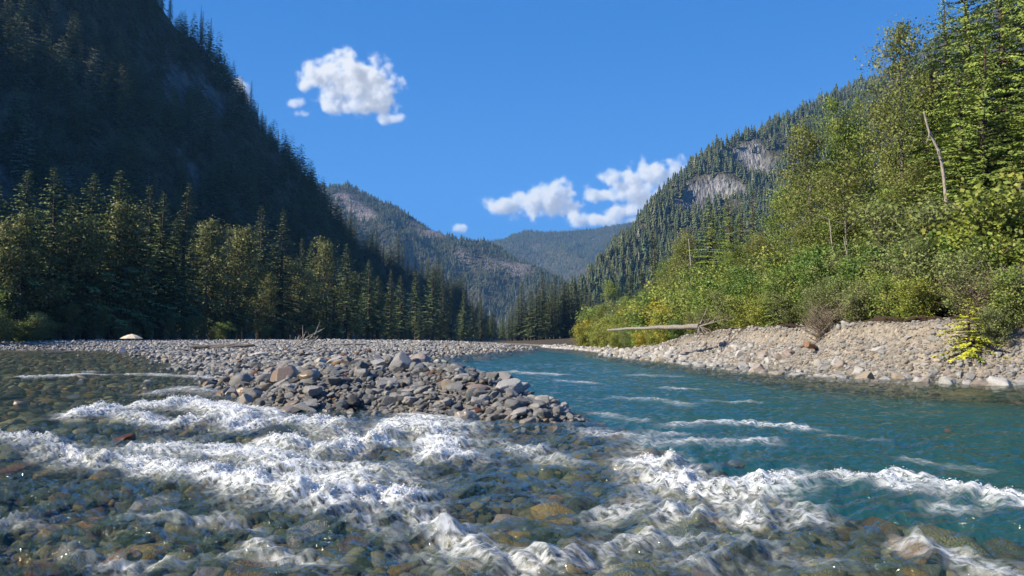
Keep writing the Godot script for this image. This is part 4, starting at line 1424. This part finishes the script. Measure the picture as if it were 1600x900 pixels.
	for q in [[1280, 536, 35.0, 1.9], [1560, 545, 28.5, 1.5], [1592, 530, 28.0, 1.7], [1330, 505, 37, 1.5], [1440, 500, 34, 1.8]]:
		var w := world_at(q[0], q[2])
		w.y = floor_at(w.x, q[2]) - 0.1
		plant("dry_bush", "dry_bush", w, q[3], rng.randf() * TAU, "bare brown twiggy bush leaning on the cut bank", "bush", "bare bushes on the bank", 1.0)
	var g := world_at(1514, 26.7)
	g.y = floor_at(g.x, 26.7) - 0.15
	plant("golden_cedar", "golden_cedar", g, height_at(466, 26.7) - g.y, 0.7, "bright yellow-green young conifer leaning over the cut bank", "conifer", "", 1.25)
	for q in [[1552, 26.6, "willow1", 1.5, "olive tangle of a willow bush hanging down the bank beside the golden conifer"], [1580, 26.9, "shrub0", 1.9, "green bush hanging down the bank above the white square block"], [1606, 26.4, "willow2", 1.8, "grey-green willow bush at the water beyond the white square block"], [1570, 27.6, "dry_bush", 2.2, "sprawling bare twigs tangled over the bank beside the golden conifer"], [1535, 28.2, "dry_bush", 1.9, "bare brown brush behind the golden conifer"]]:
		var w := world_at(q[0], q[1])
		w.y = floor_at(w.x, q[1]) - 0.1
		plant(q[2], "bush", w, q[3], rng.randf() * TAU, q[4], "bush", "", 1.2)
	for q in [[1210, 420, 44], [1385, 450, 36], [1100, 470, 60], [1335, 455, 38], [1460, 440, 34]]:
		var w := world_at(q[0], q[2])
		w.y = floor_at(w.x, q[2])
		plant("young_fir", "young_fir", w, maxf(2.0, height_at(q[1], q[2]) - w.y), rng.randf() * TAU, "bushy young fir on top of the cut bank", "conifer", "young firs on the bank", 1.0)
	# ---- crest of the shaded hillside
	var pts: PackedVector3Array = crests.left
	var last := Vector3.ZERO
	for k in 64:
		var f := 0.12 + 0.80 * (k + rng.randf() * 0.8) / 64.0
		var a: Vector3 = pts[int(f * (ridge_n - 1))]
		var b: Vector3 = pts[int(f * (ridge_n - 1)) + 1]
		var c := a.lerp(b, rng.randf()) + Vector3(rng.randfn() * 4.0, 0, rng.randfn() * 4.0)
		var hh: Hill = hills[0]
		var rh := rng.randf_range(18, 40)
		plant("conifer%d" % (rng.randi() % 2), "ridge_conifer", Vector3(c.x, hh.at(c.x, c.z) - 0.5, -c.z), rh, rng.randf() * TAU, "%s ragged conifer silhouetted on the %s crest of the shaded hillside" % ["tall thin" if rh > 30.0 else "middle-sized" if rh > 23.0 else "small", "upper" if f < 0.4 else "middle" if f < 0.65 else "lowest part of the"], "conifer", "conifers on the hillside crest", rng.randf_range(0.55, 0.85))

# ------------------------------------------------------------------ driftwood, snags, turf, camp
func log_mesh(pts: PackedVector3Array, r0: float, r1: float, col: Color, seed_: int) -> ArrayMesh:
	var rg := RandomNumberGenerator.new()
	rg.seed = seed_
	var fine := PackedVector3Array()
	var rad := PackedFloat32Array()
	var n := 14
	for k in n:
		var f := k / (n - 1.0) * (pts.size() - 1)
		var q := mini(int(f), pts.size() - 2)
		fine.append(pts[q].lerp(pts[q + 1], f - q) + Vector3(rg.randfn(), rg.randfn(), rg.randfn()) * r0 * 0.12)
		rad.append(lerpf(r0, r1, k / (n - 1.0)) * rg.randf_range(0.88, 1.12))
	var b := MB.new()
	b.tube(fine, rad, 9, col, 0.18, rg)
	return b.mesh(M.bark)

func twig_mesh(at: Vector3, to: Vector3, r: float, col: Color, seed_: int, forks := 3) -> ArrayMesh:
	var rg := RandomNumberGenerator.new()
	rg.seed = seed_
	var b := MB.new()
	var len_ := at.distance_to(to)
	var mid := at.lerp(to, 0.5) + Vector3(rg.randfn(), rg.randfn(), rg.randfn()) * len_ * 0.08
	bark_tube(b, PackedVector3Array([at, mid, to]), r, r * 0.3, 5, col)
	for k in forks:
		var s := at.lerp(to, rg.randf_range(0.35, 0.85))
		bark_tube(b, PackedVector3Array([s, s + (to - at) * rg.randf_range(0.15, 0.35) + Vector3(rg.randfn(), absf(rg.randfn()), rg.randfn()) * len_ * 0.12]), r * 0.5, r * 0.15, 4, col)
	return b.mesh(M.bark)

func build_details() -> void:
	rng.seed = 501
	var grey := Color(0.30, 0.275, 0.24)
	# fallen trunk with its root plate, lying along the top of the bank
	var o := Node3D.new()
	o.name = numbered("fallen_log")
	add_child(o)
	tag(o, "long bleached fallen trunk with torn roots lying on the cut bank", "log")
	var a := world_at(1092, 47.0, height_at(510, 47.0))
	var e := world_at(950, 56.0, height_at(516, 56.0))
	put(log_mesh(PackedVector3Array([a, a.lerp(e, 0.5) + Vector3(0, 0.06, 0), e]), 0.17, 0.08, grey, 511), "trunk", o)
	for k in 18:
		var dir := Vector3(rng.randfn() * 0.6 + 0.5, rng.randfn() * 0.9 - 0.15, rng.randfn() * 0.8 + 0.25).normalized()
		put(twig_mesh(a, a + dir * rng.randf_range(0.7, 1.8), 0.05, Color(0.30, 0.24, 0.18) if k % 3 else grey, 520 + k, 2), "root", o)
	# thin pole along the edge of the bank
	var pole := put(log_mesh(PackedVector3Array([world_at(1340, 34.5, height_at(506, 34.5)), world_at(1478, 31.0, height_at(505.5, 31.0))]), 0.06, 0.04, Color(0.45, 0.42, 0.37), 540), "driftwood_pole")
	tag(pole, "thin pale pole lying along the edge of the cut bank", "pole")
	var lying := [[1302, 553, 1322, 541, 33.0, 0.09, "short dark log stuck in the stones of the cut bank", Color(0.2, 0.16, 0.12)], [1258, 538, 1278, 545, 33.5, 0.13, "reddish broken stump lying on the cut bank", Color(0.36, 0.2, 0.12)], [1350, 549, 1372, 537, 31.5, 0.07, "pale split branch on the cut bank's stones", Color(0.42, 0.38, 0.32)]]
	for q in lying:
		var g := put(log_mesh(PackedVector3Array([world_at(q[0], q[4], height_at(q[1], q[4])), world_at(q[2], q[4] + 0.7, height_at(q[3], q[4] + 0.7))]), q[5], q[5] * 0.7, q[7], rng.randi() % 1000), "log")
		tag(g, q[6], "log")
	# driftwood on the far side of the bar
	var drift := [[480, 534, 572, 528, 78.0, 0.16, 0.10, "straight grey log lying across the back of the bar"], [300, 535, 385, 529, 74.0, 0.28, 0.18, "thick dark log in the drift pile at the back of the bar"], [330, 538, 400, 533, 72.0, 0.22, 0.14, "brown log under the drift pile at the back of the bar"], [405, 533, 432, 528, 74.0, 0.12, 0.08, "short grey log between the drift pile and the branches"], [70, 530, 118, 528, 92.0, 0.18, 0.12, "pale log on the gravel before the trees"], [355, 541, 460, 540, 60.0, 0.05, 0.03, "thin stick lying on the cobbles of the bar"]]
	for q in drift:
		var p0 := world_at(q[0], q[4])
		var p1 := world_at(q[2], q[4] + 1.5)
		p0.y = ground_h(p0.x, q[4]) + q[5] * 0.8
		var gy := ground_h(p1.x, q[4] + 1.5)
		p1.y = clampf(height_at(q[3], q[4] + 1.5) - 0.1, gy + q[6] * 0.7, gy + 0.35)
		tag(put(log_mesh(PackedVector3Array([p0, p1]), q[5], q[6], Color(0.26, 0.22, 0.18) if q[5] > 0.2 else Color(0.40, 0.37, 0.33), rng.randi() % 1000), "driftwood_log"), q[7], "log")
	var heap := Node3D.new()
	heap.name = numbered("dead_branch")
	add_child(heap)
	tag(heap, "bleached forked dead branches sticking up from the bar", "branch")
	for q in [[462, 534, 503, 515], [460, 534, 478, 519], [470, 533, 490, 524], [455, 533, 470, 525], [480, 532, 498, 526], [466, 534, 500, 529]]:
		var p0 := world_at(q[0], 72.0)
		p0.y = ground_h(p0.x, 72.0)
		put(twig_mesh(p0, world_at(q[2], 73.0, height_at(q[3], 73.0)), 0.07, Color(0.42, 0.39, 0.34), rng.randi() % 1000, 3), "limb", heap)
	# dead standing trunks among the leafy trees
	var snag := Node3D.new()
	snag.name = numbered("dead_tree")
	add_child(snag)
	tag(snag, "pale crooked dead trunk standing before the conifers on the bank", "dead tree")
	var sp := PackedVector3Array()
	for q in [[1494, 470], [1492, 420], [1489, 360], [1484, 290], [1480, 240], [1470, 215], [1462, 200], [1456, 168]]:
		sp.append(world_at(q[0], 36.0, height_at(q[1], 36.0)))
	put(log_mesh(sp, 0.11, 0.04, Color(0.42, 0.37, 0.31), 560), "trunk", snag)
	for q in [[1480, 245, 1468, 242], [1463, 202, 1458, 220], [1488, 340, 1476, 345]]:
		put(twig_mesh(world_at(q[0], 36.0, height_at(q[1], 36.0)), world_at(q[2], 35.6, height_at(q[3], 35.6)), 0.04, Color(0.40, 0.36, 0.30), rng.randi() % 1000, 1), "branch", snag)
	for q in [[1305, 460, 1300, 340, 45.0, 0.05], [1333, 470, 1322, 370, 42.0, 0.04], [1080, 470, 1078, 372, 80.0, 0.09]]:
		var t := put(log_mesh(PackedVector3Array([world_at(q[0], q[4], floor_at(world_at(q[0], q[4]).x, q[4]) - 0.2), world_at((q[0] + q[2]) * 0.5 + 2, q[4], height_at((q[1] + q[3]) * 0.5, q[4])), world_at(q[2], q[4], height_at(q[3], q[4]))]), q[5], q[5] * 0.4, Color(0.50, 0.46, 0.40), rng.randi() % 1000), "bare_stem")
		tag(t, "thin pale bare stem among the leafy trees on the bank", "stem", "bare stems on the bank")
	# overhanging turf along the edge of the bank
	var sod := stone_mesh(570, 3, 0.7, 0.0, M.stone)
	for k in 60:
		var f := (k + rng.randf()) / 60.0
		var d := 27.0 * pow(2.1, f)
		var lo := 6.0
		var hi := 40.0
		for it in 16:
			var m := (lo + hi) * 0.5
			if s_right(m, d) < 3.15: lo = m
			else: hi = m
		var mossy := rng.randf() < 0.45
		var t := put(sod, "turf_clump")
		var m := "moss" if mossy else "soil"
		if not M.has(m):
			var mm: StandardMaterial3D = M.stone.duplicate()
			mm.albedo_color = lin(0.17, 0.125, 0.03) if mossy else lin(0.13, 0.085, 0.05)
			mm.heightmap_scale = 12.0
			M[m] = mm
		t.set_surface_override_material(0, M[m])
		var s := rng.randf_range(0.10, 0.24)
		t.transform = Transform3D(Basis.from_euler(Vector3(rng.randf_range(-0.3, 0.3), rng.randf() * TAU, rng.randf_range(-0.3, 0.3))) * Basis.from_scale(Vector3(s * rng.randf_range(1.2, 2.6), s * 0.7, s * 1.3)), Vector3(lo, floor_at(lo, d) + 0.02, -d))
		tag(t, ("olive moss" if mossy else "brown root-matted soil") + " clump overhanging the edge of the cut bank", "turf", "turf along the bank edge")
	# the camp on the gravel before the trees
	var cd := 84.0
	var c := world_at(207, cd)
	c.y = ground_h(c.x, cd) - 0.25
	var par := Node3D.new()
	par.name = numbered("parasol")
	par.position = c
	add_child(par)
	tag(par, "cream parasol standing open on the gravel before the trees", "parasol")
	var top := height_at(522.0, cd) - c.y
	var cb := MB.new()
	var ribs := 8
	for k in ribs:
		var a0 := TAU * k / ribs
		var a1 := TAU * (k + 1) / ribs
		var tp := Vector3(0, top, 0)
		for s in 3:
			var r0 := 1.25 * s / 3.0
			var r1 := 1.25 * (s + 1) / 3.0
			var y0 := top - 0.5 * pow(s / 3.0, 1.6)
			var y1 := top - 0.5 * pow((s + 1) / 3.0, 1.6)
			cb.kite(Vector3(cos(a0) * r0, y0, sin(a0) * r0), Vector3(cos(a1) * r0, y0, sin(a1) * r0), Vector3(cos(a1) * r1, y1, sin(a1) * r1), Vector3(cos(a0) * r1, y1, sin(a0) * r1), Color(0.62, 0.52, 0.38))
	put(cb.mesh(M.cloth), "canopy", par)
	var pb := MB.new()
	bark_tube(pb, PackedVector3Array([Vector3(0, -0.3, 0), Vector3(0, top + 0.08, 0)]), 0.025, 0.025, 6, Color(0.5, 0.5, 0.5))
	put(pb.mesh(M.cloth), "pole", par)
	for q in [[-0.7, 0.4, 0.5, Color(0.45, 0.42, 0.5), "pale lilac"], [0.5, -0.2, -0.3, Color(0.08, 0.12, 0.25), "dark blue"], [1.7, 0.3, 0.9, Color(0.35, 0.33, 0.34), "grey"]]:
		var ch := Node3D.new()
		ch.name = numbered("camp_chair")
		ch.transform = Transform3D(Basis(Vector3.UP, q[2]), c + Vector3(q[0], 0.12, q[1]))
		add_child(ch)
		tag(ch, "%s folding camp chair beside the cream parasol" % q[4], "chair")
		for part in [["seat", Vector3(0.5, 0.04, 0.45), Vector3(0, 0.42, 0)], ["backrest", Vector3(0.5, 0.5, 0.04), Vector3(0, 0.68, -0.22)]]:
			var bm := BoxMesh.new()
			bm.size = part[1]
			var cm: StandardMaterial3D = M.cloth.duplicate()
			cm.vertex_color_use_as_albedo = false
			cm.albedo_color = lin(q[3].r, q[3].g, q[3].b)
			bm.material = cm
			put(bm, part[0], ch).position = part[2]
		for lx in [-0.23, 0.23]:
			for lz in [-0.2, 0.2]:
				var lb := MB.new()
				bark_tube(lb, PackedVector3Array([Vector3(lx, -0.1, lz), Vector3(lx, 0.42, lz)]), 0.014, 0.014, 5, Color(0.1, 0.1, 0.1))
				put(lb.mesh(M.cloth), "leg", ch)

func _ready() -> void:
	var t0 := Time.get_ticks_msec()
	light_up()
	materials()
	plan()
	print("plan ", Time.get_ticks_msec() - t0)
	build_ground()
	build_mountains()
	print("mountains ", Time.get_ticks_msec() - t0)
	build_water()
	print("water ", Time.get_ticks_msec() - t0)
	build_stones()
	print("stones ", Time.get_ticks_msec() - t0)
	tree_kinds()
	print("kinds ", Time.get_ticks_msec() - t0)
	build_trees()
	build_details()
	print("all ", Time.get_ticks_msec() - t0)
